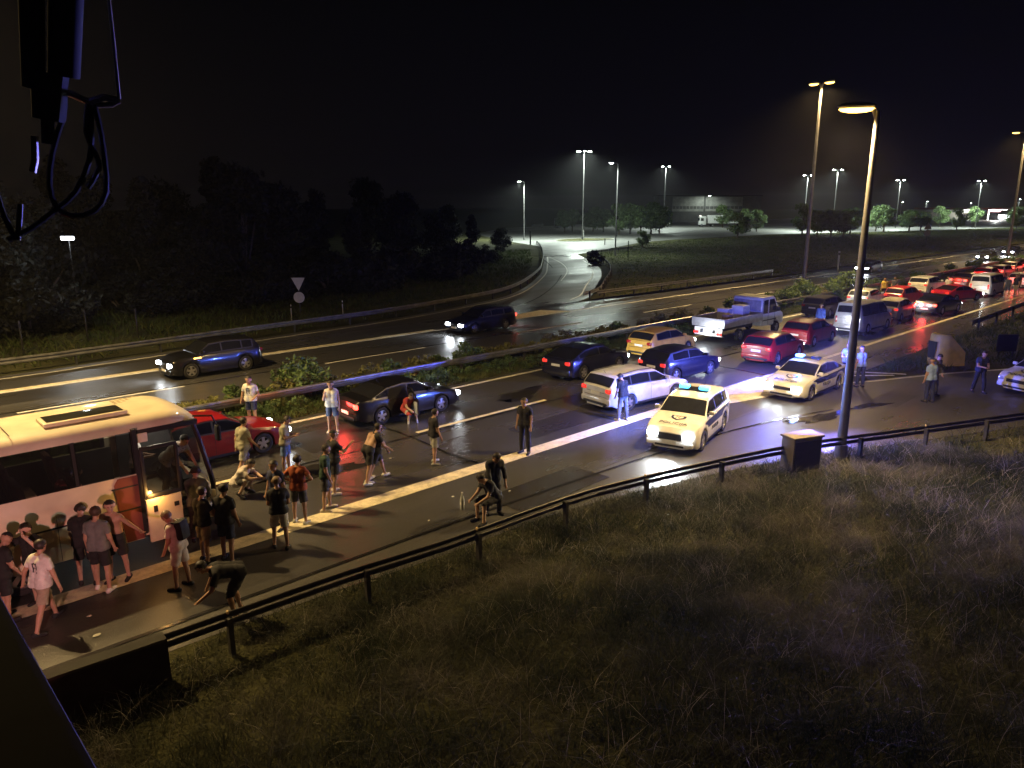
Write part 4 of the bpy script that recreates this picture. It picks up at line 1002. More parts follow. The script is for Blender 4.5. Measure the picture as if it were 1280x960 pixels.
for x0 in (-19,-15.5): MB().box((x0,-.06,2.4),(2.6,.1,4.6)).build('loading_door', mat('roller_door',(0.12,0.12,0.12),0.6), wh)
MB().box((-16.8,-.12,3.4),(.7,.12,6.6)).build('pilaster', M_panel, wh)

sp = at(1222,275.5)
ss = empty('service_station', (sp.x,sp.y,0), A, 'low service station with a red-edged canopy far at the right', 'service station')
MB().box((0,4,5.6),(52,14,.9),bev=.1).build('canopy', mat('canopy_red',(0.25,0.05,0.04),0.6,0,0.2,0.4), ss)
MB().box((-14,9,2.6),(30,6,5.0),bev=.1).build('kiosk_wall', mat('kiosk_wall',(0.42,0.40,0.34),0.8), ss)
for x0 in (-18,-6,6,18): MB().box((x0,2,2.6),(.5,.5,5.2)).build('column', M_panel, ss)
MB().box((6,-3.1,4.6),(5.2,.2,1.0),bev=.05).build('lit_sign', mat('sign_pink',(1,.6,.6),0.5,emit=(1,.45,.5),estr=2.5), ss)
for x0 in (-3,11): MB().box((x0,2,5.08),(6,3,.12)).build('canopy_light', mat('canopy_lit',(1,1,1),0.5,emit=(.95,1,.95),estr=14), ss)
lamp_light('canopy_glow','POINT',(8,-1,4.0),9000,(0.95,1,.95),ss,.5)
MB().box((12.5,0,1.6),(4.6,1.4,1.9),bev=.3).build('pump_island', mat('pump_glow',(.8,.8,.8),0.5,emit=(.9,.95,1),estr=5), ss)  # white glow put into the pump island's own material
lpk = [(672,284,'dark parked car under the dim trees near the tall lot lamp','hatch',GREY,140),(702,285.5,'dim parked car beside the tall lot lamp','sedan',SILVER,130),(808,283,'pale car parked at the foot of the lit tree row','wagon',WHITE,140),(831,282.5,'white car parked at the right end of the lit tree row','hatch',WHITE,130),(797,283,'dark car parked between the trunks of the lit tree row','sedan',BLACK,136)]
for px, py, lb, kd, cc, an in lpk:
    p = at(px, py); car(lb, p.x, p.y, an, kd, cc, tail=None, detail=False)
p = at(1126,278.5); car('white van parked between the trees on the far lot', p.x, p.y, 226, 'van', WHITE, tail=None, cat='van', name='van', detail=False)

hb = MB().tube([(0,0,10.6),(0,-5,11.6),(0,-7,11.4)],.08,6).box((0,-7.2,11.3),(1.2,.6,.25),bev=.05).build('added_wall_lamp', M_head, wh)  # lamp added on the facade to brighten the warehouse panels
MB().box((0,-7.2,11.15),(1.0,.45,.06),bev=.02).build('diffuser', M_wht, hb)
lamp_light('added_wall_spot','SPOT',(0,-7.2,11.05),1300,WHITE_LAMP,wh,.3,165,(0,-3,0),.6)
b = MB(); [b.box((x,-1.213,1.0),(.008,.008,.95)) for x in (-5,-3.6,-2.2,-.8,.5,1.5,2.9)]; [b.box((x,0,3.158),(.012,1.9,.006)) for x in (-3,-1.2,.6,2.4)]; b.build('panel_joint', M_trim, coach)
# ------------------------------------------------------------------ signs, posts, gore marker, cabinet
M_signback = mat('sign_back_grey', (0.42,0.42,0.40), 0.5, 0.3, 0.12, 4)
def sign_post(p, h, r, label, s=1.0):
    t = empty('road_sign', (p.x,p.y,0), R(226), label, 'road sign')
    MB().cyl((0,0,0),(0,0,h),.035*s,.035*s,8).build('post', M_post, t)
    b = MB(); w = .52*s; zt = h
    b.prism([(-w,zt),(w,zt),(0,zt-1.0*s)], -.012, .012); o = b.build('triangular_plate', M_signback, t, smooth=False); o.rotation_euler = (0,0,R(90)); o.location = (.05,0,0)
    b = MB(); b.cyl((.045,0,zt-1.5*s),(.07,0,zt-1.5*s),.42*s,.42*s,22); b.build('round_plate', M_signback, t)
    return t
sign_post(at(376,399), 2.75, 0, 'triangular and round road sign seen from behind before the wood', 0.86)
pp = at(1157,306)
t = empty('road_sign', (pp.x,pp.y,0), R(226), 'distant twin road sign standing on the grass beyond the far carriageway', 'road sign')
MB().cyl((0,0,0),(0,0,3.6),.06,.06,8).build('post', M_post, t)
o = MB().prism([(-.75,2.9),(.75,2.9),(0,4.2)],-.02,.02).build('triangular_plate', mat('sign_face_pale',(0.5,0.48,0.42),0.5), t, smooth=False); o.rotation_euler=(0,0,R(90)); o.location=(.08,0,0)
MB().cyl((.07,0,2.2),(.1,0,2.2),.62,.62,20).build('round_plate', mat('sign_face_pale'), t)
def bollard(px, py, h, r, label, m=None, grp=None, cat='post'):
    p = at(px, py); t = empty('marker_post', (p.x,p.y,0), R(30), label, cat, grp)
    MB().box((0,0,h/2),(r*2,r*1.3,h),bev=.02).build('shaft', m or M_signback, t)
    MB().box((0,0,h*.86),(r*2.06,r*1.36,h*.1)).build('band', M_trim, t)
bollard(1047,338,2.2,.14,'pale marker post on the far verge left of the tall lamp pole')
bollard(693,285,3.0,.10,'pale signpost at the edge of the dim trees'); bollard(657,283,2.6,.12,'pale post at the foot of the single white lamp')
bollard(756,306,1.2,.12,'dark bollard at the corner of the access road and lot', M_trim); bollard(785,322,2.4,.09,'thin dark marker post on the triangular verge', M_trim)
bollard(729,296,1.6,.3,'pale box at the foot of the tall island lamp'); bollard(663,306,2.6,.16,'dark sign post at the left edge of the access road', M_trim)
for px, py in ((30,444),(110,426),(173,424)): bollard(px, py, 1.75, .045, 'slender grey fence post standing in the dark verge behind the far guardrail', M_post, 'fence posts in the dark verge')
for px, py in ((365,404),(429,398)): bollard(px, py, 1.2, .04, 'short thin post near the triangular sign back', M_signback, 'short posts near the sign back')
# yellow gore nose marker
gp = at(1174,457)
gm = empty('gore_marker', (gp.x+.6,gp.y,0), R(-28), 'yellow wedge-shaped gore marker with rounded nose standing in the grass', 'gore marker')
M_yel = mat('marker_yellow', (0.75,0.56,0.14), 0.45, 0, 0.15, 3)
b = MB(); n = 16; prof_ = []
for zz, sc_ in ((0,1),(1.0,.96),(1.35,.9),(1.5,.7)):
    pass
out = [(math.cos(t)*.62-.3, math.sin(t)*.62) for t in np.linspace(R(90),R(270),11)]+[(.62,-.80),(.62,.80)]
top = lambda x: 1.55 if x < 0 else 1.55-.75*max(0,x/.62)**1.2
vs = [(x,y,0) for x,y in out]+[(x*.97,y*.95,top(x)-.12) for x,y in out]+[(x*.90-.01,y*.82,top(x)) for x,y in out]; m_ = len(out)
b.add(vs, [(i,(i+1)%m_,m_+(i+1)%m_,m_+i) for i in range(m_)]+[(m_+i,m_+(i+1)%m_,2*m_+(i+1)%m_,2*m_+i) for i in range(m_)]+[tuple(range(2*m_,3*m_))]); b.build('shell', M_yel, gm); gm.scale = (.86,.86,.95)
b = MB(); b.add([(-.932,-.22,.35),(-.932,.22,.35),(-.925,.3,1.2),(-.925,-.3,1.2)],[(0,1,2,3)]); b.build('dark_mouth', M_trim, gm, smooth=False)  # dark panel stands in for the shaded hollow of the marker
sq = at(1256,447); o = empty('board', (sq.x,sq.y,0), R(226), 'dark square board on two legs behind the ramp guardrail', 'board')
MB().box((0,0,.75),(.06,1.0,.85),bev=.02).build('panel', M_trim, o); b = MB(); b.box((0,.35,.18),(.05,.05,.36)); o2 = b.build('leg', M_trim, o); b = MB(); b.box((0,-.35,.18),(.05,.05,.36)); b.build('leg', M_trim, o)
cp = at(999,589); cb_ = empty('electric_cabinet', (cp.x,cp.y,0), R(-22), 'grey-brown electric cabinet behind the near guardrail at the lamp pole', 'cabinet')
M_cab = mat('cabinet_grp', (0.19,0.165,0.13), 0.7, 0, 0.2, 3)
MB().box((0,0,.52),(1.0,.5,1.05),bev=.02).build('casing', M_cab, cb_); MB().box((0,0,1.075),(1.08,.58,.07),bev=.02).build('lid', M_cab, cb_)
MB().box((0,-.256,.52),(.9,.014,.9)).build('door', M_trim, cb_); MB().box((0,0,.04),(1.06,.56,.12)).build('plinth', mat('concrete',(0.28,0.27,0.25),0.9,0,0.2,4,bump=.2), cb_)

# ------------------------------------------------------------------ end wall of the verge, bridge parapet, hanging machine, added red lamp
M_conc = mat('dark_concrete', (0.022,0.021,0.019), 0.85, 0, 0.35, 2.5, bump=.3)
o = empty('wing_wall', (0,0,0), 0, 'dark concrete wing wall at the near end of the guardrail', 'wall')
b = MB(); b.sweep([(-6,11.62,0),(1.8,11.5,0),(3.28,11.38,0)], [(.16,0),(.16,.74),(.12,.8),(-.14,.8),(-.16,.77),(-.16,0)], closed=True); b.build('wall_body', M_conc, o, smooth=False)
pr_ = empty('bridge_parapet', (0,0,0), 0, 'dark bridge parapet filling the lower left corner', 'parapet')
q = at(135,960,6.9); bx = q.x
MB().box((bx-.21,17,6.62),(.42,44,.56),bev=.03).build('coping', M_conc, pr_)
MB().box((bx-.21,17,6.05),(.3,44,.6)).build('wall_panel', M_conc, pr_)
MB().box((bx-4.6,17,5.6),(9.0,44,.5)).build('deck', M_conc, pr_)
def ray(px, py, d):
    v = _fw*FPX + _rt*(px-640) + _up*(480-py); v = v/np.linalg.norm(v); return Vector((v[0]*d, v[1]*d, CAM_H+v[2]*d))
M_mach = mat('machine_black', (0.10,0.10,0.10), 0.9, 0, 0.3, 5); M_hose = mat('rubber_hose', (0.07,0.07,0.07), 0.35, 0, 0.2, 9); M_wire = mat('grey_steel_rod', (0.30,0.28,0.26), 0.4, 0.6, 0.1)
D = 3.2; hm_ = empty('hanging_machine', ray(80,60,D), 0, 'dark machine head with looping hoses hanging at the upper left corner', 'machine')
O = Vector(hm_.location)
L3 = lambda px, py, d=D: ray(px,py,d)-O
b = MB(); b.cyl(L3(84,-60),L3(80,95),.055,.05,14); b.cyl(L3(38,-60),L3(42,110),.04,.036,12); b.build('cylinder_body', M_mach, hm_)
b = MB(); b.cyl(L3(62,92),L3(60,150),.06,.05,10); b.cyl(L3(60,150),L3(60,180),.022,.02,8); b.build('coupling', M_mach, hm_)
b = MB(); b.tube([L3(62,110),L3(90,118),L3(112,128)], .012, 6); b.tube([L3(112,128),L3(130,122),L3(148,126)], .014, 6); b.tube([L3(112,132),L3(140,131),L3(149,126)], .01, 6); b.build('bracket', M_wire, hm_)
MB().tube([L3(134,-20),L3(143,60),L3(149,124)], .006, 6).build('rod', M_wire, hm_)
for k, pts in enumerate(([(113,128),(114,170),(112,200),(95,240),(70,262),(40,285),(10,300)],[(118,130),(126,165),(131,200),(133,240),(118,264),(90,270),(70,258),(62,230),(66,190),(78,150)],[(110,130),(108,165),(118,190),(124,210),(110,235)],[(82,120),(80,150),(70,170),(66,180)],[(20,300),(5,270),(-5,240)],[(22,300),(24,275),(25,255)])):
    MB().tube([p for p in spline([L3(*q) for q in pts], .05)], .010 if k != 3 else .007, 7).build('hose', M_hose, hm_)
MB().tube([L3(43,170),L3(44,200),L3(41,215)], .012, 6).build('nozzle', M_wire, hm_)
rl = empty('added_red_lamp', (-.55,7.6,0), 0, 'added unseen red lamp on a post under the bridge, tinting the coach side', 'lamp')  # unseen red source added as a post lamp to redden the coach side
MB().cyl((0,0,0),(0,0,2.2),.04,.04,8).build('post', M_post, rl); MB().ball((0,0,2.32),.12,10,7).build('lens', mat('red_lens',(0.8,.05,.05),.3,emit=(1,.08,.05),estr=20), rl)
lamp_light('added_red_spot','SPOT',(0.1,.15,2.3),720,(1.0,.22,.20),rl,.03,42,(3.0,8.3,1.75),.5)
lamp_light('added_white_spot','SPOT',(.1,.15,2.5),320,(1.0,.95,.88),rl,.05,44,(2.2,8.2,1.9),.5)  # added neutral fill for the coach side and the people there
fl = bearing(80,51); fo = empty('floodlight', (fl[0],fl[1],0), R(226), 'lone white floodlight glaring through the dark trees at far left', 'floodlight')
MB().cyl((0,0,0),(0,0,5.6),.014,.012,6).build('mast', M_trim, fo); MB().box((.12,0,5.52),(.12,.75,.2),bev=.04).build('lit_panel', mat('flood_lit',(1,1,1),.4,emit=(.9,.95,1),estr=9), fo)
lamp_light('flood_bulb','POINT',(.5,0,5.3),140,(.9,.97,1.0),fo,.3)

# ------------------------------------------------------------------ people
def surface_nets(S, o, h):
    inside = S < 0
    nx, ny, nz = S.shape
    c = np.zeros((nx-1,ny-1,nz-1), np.int8)
    for dx in (0,1):
        for dy in (0,1):
            for dz in (0,1): c += inside[dx:nx-1+dx, dy:ny-1+dy, dz:nz-1+dz]
    act = (c > 0) & (c < 8); idx = -np.ones(act.shape, np.int64); I = np.argwhere(act); idx[act] = np.arange(len(I))
    acc = np.zeros((len(I),3)); cnt = np.zeros(len(I))
    corner = [(a,b,d) for a in (0,1) for b in (0,1) for d in (0,1)]
    for a in range(8):
        for b in range(a+1, 8):
            A, B = np.array(corner[a]), np.array(corner[b])
            if np.abs(A-B).sum() != 1: continue
            sa = S[tuple((I+A).T)]; sb = S[tuple((I+B).T)]; m = (sa < 0) != (sb < 0)
            t = np.where(m, sa/np.where(np.abs(sa-sb) < 1e-12, 1, sa-sb), 0)
            acc += np.where(m[:,None], A+(B-A)*t[:,None], 0); cnt += m
    V = o + h*(I + acc/np.maximum(cnt,1)[:,None])
    F = []
    for ax in range(3):
        sl0 = [slice(None)]*3; sl1 = [slice(None)]*3; sl0[ax] = slice(0,-1); sl1[ax] = slice(1,None)
        i0, i1 = inside[tuple(sl0)], inside[tuple(sl1)]
        E = np.argwhere(i0 != i1); u, v = (ax+1)%3, (ax+2)%3
        ok = (E[:,u] > 0)&(E[:,v] > 0)&(E[:,u] < S.shape[u]-1)&(E[:,v] < S.shape[v]-1); E = E[ok]
        if not len(E): continue
        du = np.zeros(3,int); du[u] = 1; dv = np.zeros(3,int); dv[v] = 1
        q = np.stack([idx[tuple((E-du-dv).T)], idx[tuple((E-dv).T)], idx[tuple(E.T)], idx[tuple((E-du).T)]],1)
        fl = i1[tuple(E.T)]; q[fl] = q[fl][:,::-1]; F.append(q)
    return V, np.concatenate(F)
def smin(a, b, k): 
    h = np.clip(0.5+0.5*(b-a)/k, 0, 1); return b+(a-b)*h-k*h*(1-h)
SKIN = [mat('skin_tan',(0.42,0.25,0.17),0.55,0,0.08,5), mat('skin_fair',(0.52,0.34,0.25),0.55,0,0.08,5)]
M_eye = mat('eye_dark',(0.03,0.02,0.02),0.3)
def cloth(c, nm): return mat('cloth_%s' % nm, c, 0.85, 0, 0.18, 9, bump=.25)
C = dict(white=(.62,.61,.58), black=(.014,.014,.016), navy=(.02,.026,.07), grey=(.15,.155,.15), ltgrey=(.33,.33,.30), olive=(.30,.29,.22), orange=(.32,.07,.02), red=(.35,.04,.04), green=(.02,.05,.03), denim=(.10,.17,.36), khaki=(.30,.25,.18), copblue=(.25,.36,.72), dkgrey=(.05,.05,.055), stripe=(.48,.42,.36), jeans=(.06,.09,.18), ivory=(.55,.50,.46), blue=(.05,.09,.45), yellow=(.5,.36,.06))
HAIR = dict(dark=(.018,.013,.010), brown=(.05,.03,.018), fair=(.14,.09,.05), none=None)
def D3(f, o, sd):
    f, o = R(f), R(o); return np.array([math.sin(f)*math.cos(o), sd*math.sin(o), -math.cos(f)*math.cos(o)])
REST = dict(lean=2, side=0, head=(8,0), LA=(2,8,12,4), RA=(2,8,12,4), LL=(3,4,-2), RL=(-2,4,-4))
POSES = {
 'stand': {}, 'relaxed': dict(LL=(10,6,0), RL=(-4,5,-6), LA=(-4,9,16,5), RA=(4,9,22,2)),
 'walk': dict(lean=4, LL=(24,3,12), RL=(-18,3,-30), LA=(-18,9,0,6), RA=(20,9,42,4)),
 'stride': dict(lean=7, LL=(30,4,14), RL=(-22,4,-24), LA=(-22,10,-5,6), RA=(20,9,55,0)),
 'phone': dict(head=(28,0), LA=(14,10,98,-24), RA=(14,10,100,-24), LL=(4,5,0), RL=(-3,5,-4)),
 'phone1': dict(head=(24,0), RA=(22,8,112,-18), LA=(0,9,12,3), LL=(6,5,0), RL=(-5,5,-8)),
 'raise': dict(head=(2,0), RA=(45,12,130,0), LA=(10,10,70,-20), LL=(6,6,0), RL=(-5,5,-8)),
 'hips': dict(LA=(-22,42,48,-44), RA=(-22,42,48,-44), LL=(5,7,0), RL=(-4,7,-4)),
 'chin': dict(RA=(30,12,150,-18), LA=(0,9,12,3), LL=(4,5,0), RL=(-3,5,-4), head=(6,-10)),
 'crossed': dict(LA=(26,12,88,-52), RA=(24,12,86,-50), LL=(5,5,0), RL=(-3,5,-4)),
 'lookdown': dict(lean=8, head=(34,0), LA=(6,8,26,-4), RA=(8,8,34,-8), LL=(6,6,0), RL=(-4,5,-6)),
 'reach': dict(lean=4, RA=(35,58,42,62), LA=(2,12,22,0), LL=(6,6,0), RL=(-5,6,-4), head=(5,-35)),
 'headhand': dict(LA=(80,40,165,-40), RA=(60,40,160,-40), LL=(4,6,0), RL=(-4,5,-4), head=(12,0)),
 'bent': dict(lean=62, head=(10,0), LA=(25,8,30,0), RA=(30,8,40,0), LL=(18,6,-4), RL=(6,6,-18)),
 'bentwide': dict(lean=78, head=(0,0), LA=(20,14,55,0), RA=(8,22,20,20), LL=(32,10,-10), RL=(12,10,-12)),
 'squat': dict(lean=38, head=(20,0), LA=(52,6,70,-25), RA=(52,6,85,-35), LL=(108,14,-32), RL=(112,14,-30)),
 'sit': dict(lean=24, head=(28,0), LA=(28,6,62,-14), RA=(28,6,66,-14), LL=(84,8,4), RL=(82,8,-4)),
 'stoop': dict(lean=30, head=(30,0), LA=(30,6,30,-6), RA=(30,6,34,-6), LL=(12,6,-2), RL=(2,6,-10)),
 'carry': dict(LA=(18,8,84,-30), RA=(18,8,84,-36), LL=(16,5,2), RL=(-8,5,-14), head=(22,0)),
}
SCALE_H = 1.76
def person(x, y, face, label, pose='stand', h=1.76, shirt='black', pants='black', long=False, sleeve=.62, hair='dark', shoes='white', skin=0, cap=None, z=0.0, seat=None, bag=None, group=None, stripe=None, prnt=None, socks=None, bulk=1.07, flip=False, ov=None, sleeveless=False):
    P = dict(REST); P.update(POSES[pose]); 
    if ov: P.update(ov)
    if flip: P['LA'],P['RA'],P['LL'],P['RL'] = P['RA'],P['LA'],P['RL'],P['LL']; P['head'] = (P['head'][0],-P['head'][1])
    k = h/SCALE_H; bk = bulk
    le, si = R(P['lean']), R(P['side'])
    up = np.array([math.sin(le), math.sin(si), math.cos(le)]); up /= np.linalg.norm(up)
    fwd = np.array([math.cos(le), 0, -math.sin(le)]); lat = np.cross(up, fwd)
    pel = np.zeros(3); J = {}
    hipz = -.04
    legs = []; low = 0
    for sd, nm in ((1,'LL'),(-1,'RL')):
        f, o, s2 = P[nm]; hip = pel+np.array([0,.088*sd,hipz]); kn = hip+D3(f,o,sd)*.44; an = kn+D3(s2,o*.4,sd)*.42
        fd = np.array([1,.18*sd,0]); fd /= np.linalg.norm(fd)
        pitch = 0.0 if s2 > -14 else R(min(50,(-s2-10)*1.3))
        toe = an+fd*.165*math.cos(pitch)+np.array([0,0,-.058-.12*math.sin(pitch)]); heel = an-fd*.055+np.array([0,0,-.045+.07*math.sin(pitch)])
        legs.append((hip,kn,an,toe,heel,sd)); low = min(low, toe[2]-.035, heel[2]-.04)
    waist = pel+up*.16; chest = pel+up*.38; neck = pel+up*.52; hp, hy = P['head']
    hl = le*0.55+R(hp); hup = np.array([math.sin(hl)*math.cos(R(hy)), math.sin(hl)*math.sin(R(hy)), math.cos(hl)])
    hf = np.array([math.cos(hl)*math.cos(R(hy)), math.cos(hl)*math.sin(R(hy)), -math.sin(hl)]); hl_ = np.cross(hup, hf)
    hc = neck+hup*.155+hf*.025
    B = []                                   # p0, p1, r0, r1, region, smooth
    A = B.append
    for sd in (1,-1):
        A((pel+lat*.075*sd+np.array([0,0,-.02]), waist+lat*.065*sd, .112*bk, .098*bk, 'pelvis'))
        A((waist+lat*.065*sd, chest+lat*.082*sd, .098*bk, .108*bk, 'torso'))
        A((chest+lat*.082*sd, neck+lat*.06*sd-up*.05, .106*bk, .062, 'torso'))
        A((neck+lat*.04*sd-up*.06, neck+lat*.165*sd-up*.085, .055, .058, 'torso'))
    A((neck-up*.04, hc-hup*.06, .055, .05, 'neck'))
    A((hc+hup*.025-hf*.012, hc+hup*.02+hf*.005, .098, .092, 'head')); A((hc-hup*.055+hf*.035, hc-hup*.075+hf*.055, .062, .045, 'head'))
    A((hc-hup*.0+hf*.09, hc-hup*.022+hf*.112, .014, .017, 'head'))
    for sd in (1,-1): A((hc+hl_*.092*sd-hup*.02, hc+hl_*.098*sd+hup*.015-hf*.012, .02, .022, 'head'))
    hands = []
    for sd, nm in ((1,'LA'),(-1,'RA')):
        a = P[nm]; sh = neck+lat*.178*sd-up*.095; el = sh+D3(a[0],a[1],sd)*.285; wr = el+D3(a[2],a[3],sd)*.25
        d = (wr-el)/np.linalg.norm(wr-el); kn_ = wr+d*.085
        A((sh, el, .052*bk**.5, .041*bk**.5, 'uarm')); A((el, wr, .041, .029, 'farm')); A((wr, kn_, .028, .030, 'hand')); hands.append((wr,kn_,d,sd))
    for hip,kn,an,toe,heel,sd in legs:
        A((hip, kn, .088*bk**.7, .057, 'thigh')); A((kn-(kn-an)*.02, an, .054, .036, 'shin')); A((kn-(kn-an)*.25+np.array([-.015,0,0]), kn-(kn-an)*.5+np.array([-.01,0,0]), .048,.045,'shin'))
        A((heel, toe, .040, .033, 'foot')); A((an, heel, .036, .038, 'foot'))
    P0 = np.array([b[0] for b in B]); P1 = np.array([b[1] for b in B]); R0 = np.array([b[2] for b in B]); R1 = np.array([b[3] for b in B]); reg = [b[4] for b in B]
    lo = np.minimum(P0,P1).min(0)-.17; hi = np.maximum(P0,P1).max(0)+.17
    hg = .019 if math.hypot(x,y) < 28 else .024
    n = np.ceil((hi-lo)/hg).astype(int)+1
    gx = [lo[i]+hg*np.arange(n[i]) for i in range(3)]
    S = np.full(n, 9.0, np.float32)
    def sub(i):
        m = max(R0[i],R1[i])+.06; a = np.minimum(P0[i],P1[i])-m; b_ = np.maximum(P0[i],P1[i])+m
        i0 = np.maximum(0,((a-lo)/hg).astype(int)); i1 = np.minimum(n,((b_-lo)/hg).astype(int)+2); return tuple(slice(p,q) for p,q in zip(i0,i1))
    def dist(Q, i):
        d = P1[i]-P0[i]; L = d@d+1e-12; t = np.clip(((Q-P0[i])@d)/L,0,1)
        return np.linalg.norm(Q-P0[i]-t[...,None]*d, axis=-1)-(R0[i]+(R1[i]-R0[i])*t), t
    for i in range(len(B)):
        sl = sub(i); Q = np.stack(np.meshgrid(gx[0][sl[0]],gx[1][sl[1]],gx[2][sl[2]],indexing='ij'),-1)
        d, _ = dist(Q, i); kk = .03 if reg[i] in ('torso','pelvis','thigh','neck') else .014
        S[sl] = smin(S[sl], d.astype(np.float32), kk)
    V, F = surface_nets(S.astype(np.float64), lo, hg)
    Dm = np.stack([dist(V,i)[0] for i in range(len(B))],1); Tm = np.stack([dist(V,i)[1] for i in range(len(B))],1)
    near = Dm.argmin(1); tt = Tm[np.arange(len(V)),near]; rg = np.array(reg)[near]
    # vertex normals
    e1 = V[F[:,1]]-V[F[:,0]]; e2 = V[F[:,2]]-V[F[:,0]]; fn = np.cross(e1,e2); N = np.zeros_like(V)
    for j in range(4): np.add.at(N, F[:,j], fn)
    N /= np.linalg.norm(N,axis=1)[:,None]+1e-9
    if ((V-V.mean(0))*N).sum() < 0: N = -N; F = F[:,::-1]
    off = np.array([0,0,-low]) if seat is None else np.array([0,0,seat/k])
    def fin(Q): return (Q+off)*k
    # fingers joined to the body mesh
    fb = MB()
    for wr, kn_, d, sd in hands:
        sdv = np.cross(d, np.array([0,0,1.0])); sdv = sdv/np.linalg.norm(sdv) if np.linalg.norm(sdv) > .2 else np.array([1.0,0,0])
        pn = np.cross(sdv, d)
        for j in range(4):
            b0 = kn_-d*.012+sdv*(j-1.5)*.017; ln = (.062,.072,.068,.052)[j]
            fb.tube([Vector(fin(b0)), Vector(fin(b0+d*ln*.5+pn*.008*sd)), Vector(fin(b0+d*ln*.9+pn*.026*sd))], [.0095*k,.0088*k,.007*k], 5)
        b0 = wr+d*.03+sdv*.026; fb.tube([Vector(fin(b0)), Vector(fin(b0+d*.03+sdv*.022)), Vector(fin(b0+d*.06+sdv*.026))], [.011*k,.010*k,.008*k], 5)
    Vb = [tuple(v) for v in fin(V)]; o_ = len(Vb)
    me = bpy.data.meshes.new('person'); me.from_pydata(Vb+fb.v, [], [tuple(f) for f in F.tolist()]+[tuple(i+o_ for i in f) for f in fb.f]); me.shade_smooth(); me.materials.append(SKIN[skin]); me.update()
    o = bpy.data.objects.new('person', me); col.objects.link(o); o.location = (x,y,z); o.rotation_euler = (0,0,R(face)); tag(o, label, 'person', group)
    def shell(nm, mask, offv, m):
        fm = mask[F].all(1)
        if fm.sum() < 4: return None
        f = F[fm]; u, inv = np.unique(f, return_inverse=True)
        c = npmesh(nm, fin(V[u]+N[u]*offv[u][:,None]), inv.reshape(-1,4), m, o, True); return c
    av = (V-pel)@up
    one = np.ones(len(V)); wav = .004*np.sin(V[:,2]*37+V[:,1]*23)+.003*np.sin(V[:,0]*51-V[:,2]*19)
    tors = (rg=='torso')|((rg=='pelvis')&(av > -.075))|((rg=='thigh')&(av > -.07))
    if shirt:
        sl = np.zeros(len(V),bool) if sleeveless else ((rg=='uarm')&(tt < sleeve) if sleeve <= 1 else ((rg=='uarm')|((rg=='farm')&(tt < sleeve-1))))
        offs = .013+wav+np.where(rg=='uarm', .014*tt*(sleeve <= 1), 0)+np.where(av < .1, .016, 0)
        sm = tors|sl|((rg=='neck')&(tt < .1))
        s_ = shell('shirt', sm, offs, cloth(C[shirt],shirt))
        if stripe:
            fq = (((V-pel)@up*16)%1 < .4)&sm&((rg=='torso')|(rg=='pelvis')); shell('shirt_stripe', fq, offs+.004, cloth(C[stripe],stripe))
        if prnt:
            fr = ((V-chest)@fwd)*prnt[0]; pm = (rg=='torso')&(fr > .03)&(np.abs((V-chest)@lat+.02) < .075)&(np.abs(av-.30) < .10)&((np.sin(av*70)+np.sin(((V-chest)@lat)*60)) > -.6)
            shell('shirt_print', pm, offs+.004, cloth(C[prnt[1]],prnt[1]))
    pm = (rg=='pelvis')&(av < .10)|((rg=='thigh')&((tt < .82)|long))|((rg=='shin') if long else np.zeros(len(V),bool))
    if long: poff = .014+wav+np.where(rg=='shin',.012,0)
    else: poff = .012+wav+np.where(rg=='thigh', .030*tt, 0)
    shell('trousers' if long else 'shorts', pm, poff, cloth(C[pants],pants))
    if socks:
        kn2 = np.array([np.linalg.norm(V-l[2], axis=1) for l in legs]).argmin(0)
        for q in (0,1): shell('sock', (rg=='shin')&(tt > .55)&(kn2==q), .004*one, cloth(C[socks],socks))
    ltv = ((V-pel)@lat)
    legi = np.array([[np.linalg.norm(V-a_, axis=1) for a_ in (l[2],)][0] for l in legs]).argmin(0)
    for q in (0,1): shell('shoe', (rg=='foot')&(legi==q), .007*one, cloth(C[shoes],shoes))
    hv = V-hc; hu, hfw = hv@hup, hv@hf
    if cap: hm = (rg=='head')&(hu > .045); hcol = cloth(C[cap],cap); hn = 'cap'
    else: hm = (rg=='head')&((hu > .062)|((hfw < -.012)&(hu > -.055))|((hfw < .03)&(hu > .03))); hcol = mat('hair_'+hair, HAIR[hair], .6, 0, .3, 30); hn = 'hair'
    hs_ = shell(hn, hm, .009*one+.004*np.sin(V[:,1]*90)*np.sin(V[:,0]*80), hcol)
    if cap:
        b = MB(); c0 = hc+hup*.05+hf*.09; b.add([fin(c0+hl_*q*.07+hf*(.085*math.cos(q*1.2)-.0)-hup*.015*abs(q)) for q in np.linspace(-1,1,7)]+[fin(c0+hl_*q*.085-hf*.01) for q in np.linspace(-1,1,7)], [(i,i+1,8+i,7+i) for i in range(6)]); b.build('cap_brim', hcol, hs_)
    for sd in (1,-1):
        e = fin(hc+hf*.089+hl_*.034*sd+hup*.018); MB().ball(tuple(e), .0115*k, 6, 5).build('eye', M_eye, o)
    if bag:
        b = MB(); c = fin(chest-fwd*.17-up*.04); b.box(tuple(c), (.17*k,.30*k,.42*k), ry=le, bev=.06); g = b.build('backpack_mesh', cloth(C[bag],bag)); g.name = 'backpack'
        g.location = (x,y,z); g.rotation_euler = (0,0,R(face)); tag(g, 'dark backpack worn by the person in the white vest at the coach door', 'backpack')
        for sd in (1,-1):
            MB().tube([Vector(fin(np.array(p))) for p in spline([chest-fwd*.13+up*.10+lat*.09*sd, neck+lat*.105*sd-up*.02+np.array([0,0,.02]), chest+fwd*.13+lat*.10*sd+up*.05, waist+lat*.15*sd, waist-fwd*.12+lat*.10*sd],.06)], .016, 5).build('strap', cloth(C[bag],bag), g)
    return o
AWAY, TOCAM, RIGHT, LEFT = 46, 226, -44, 136
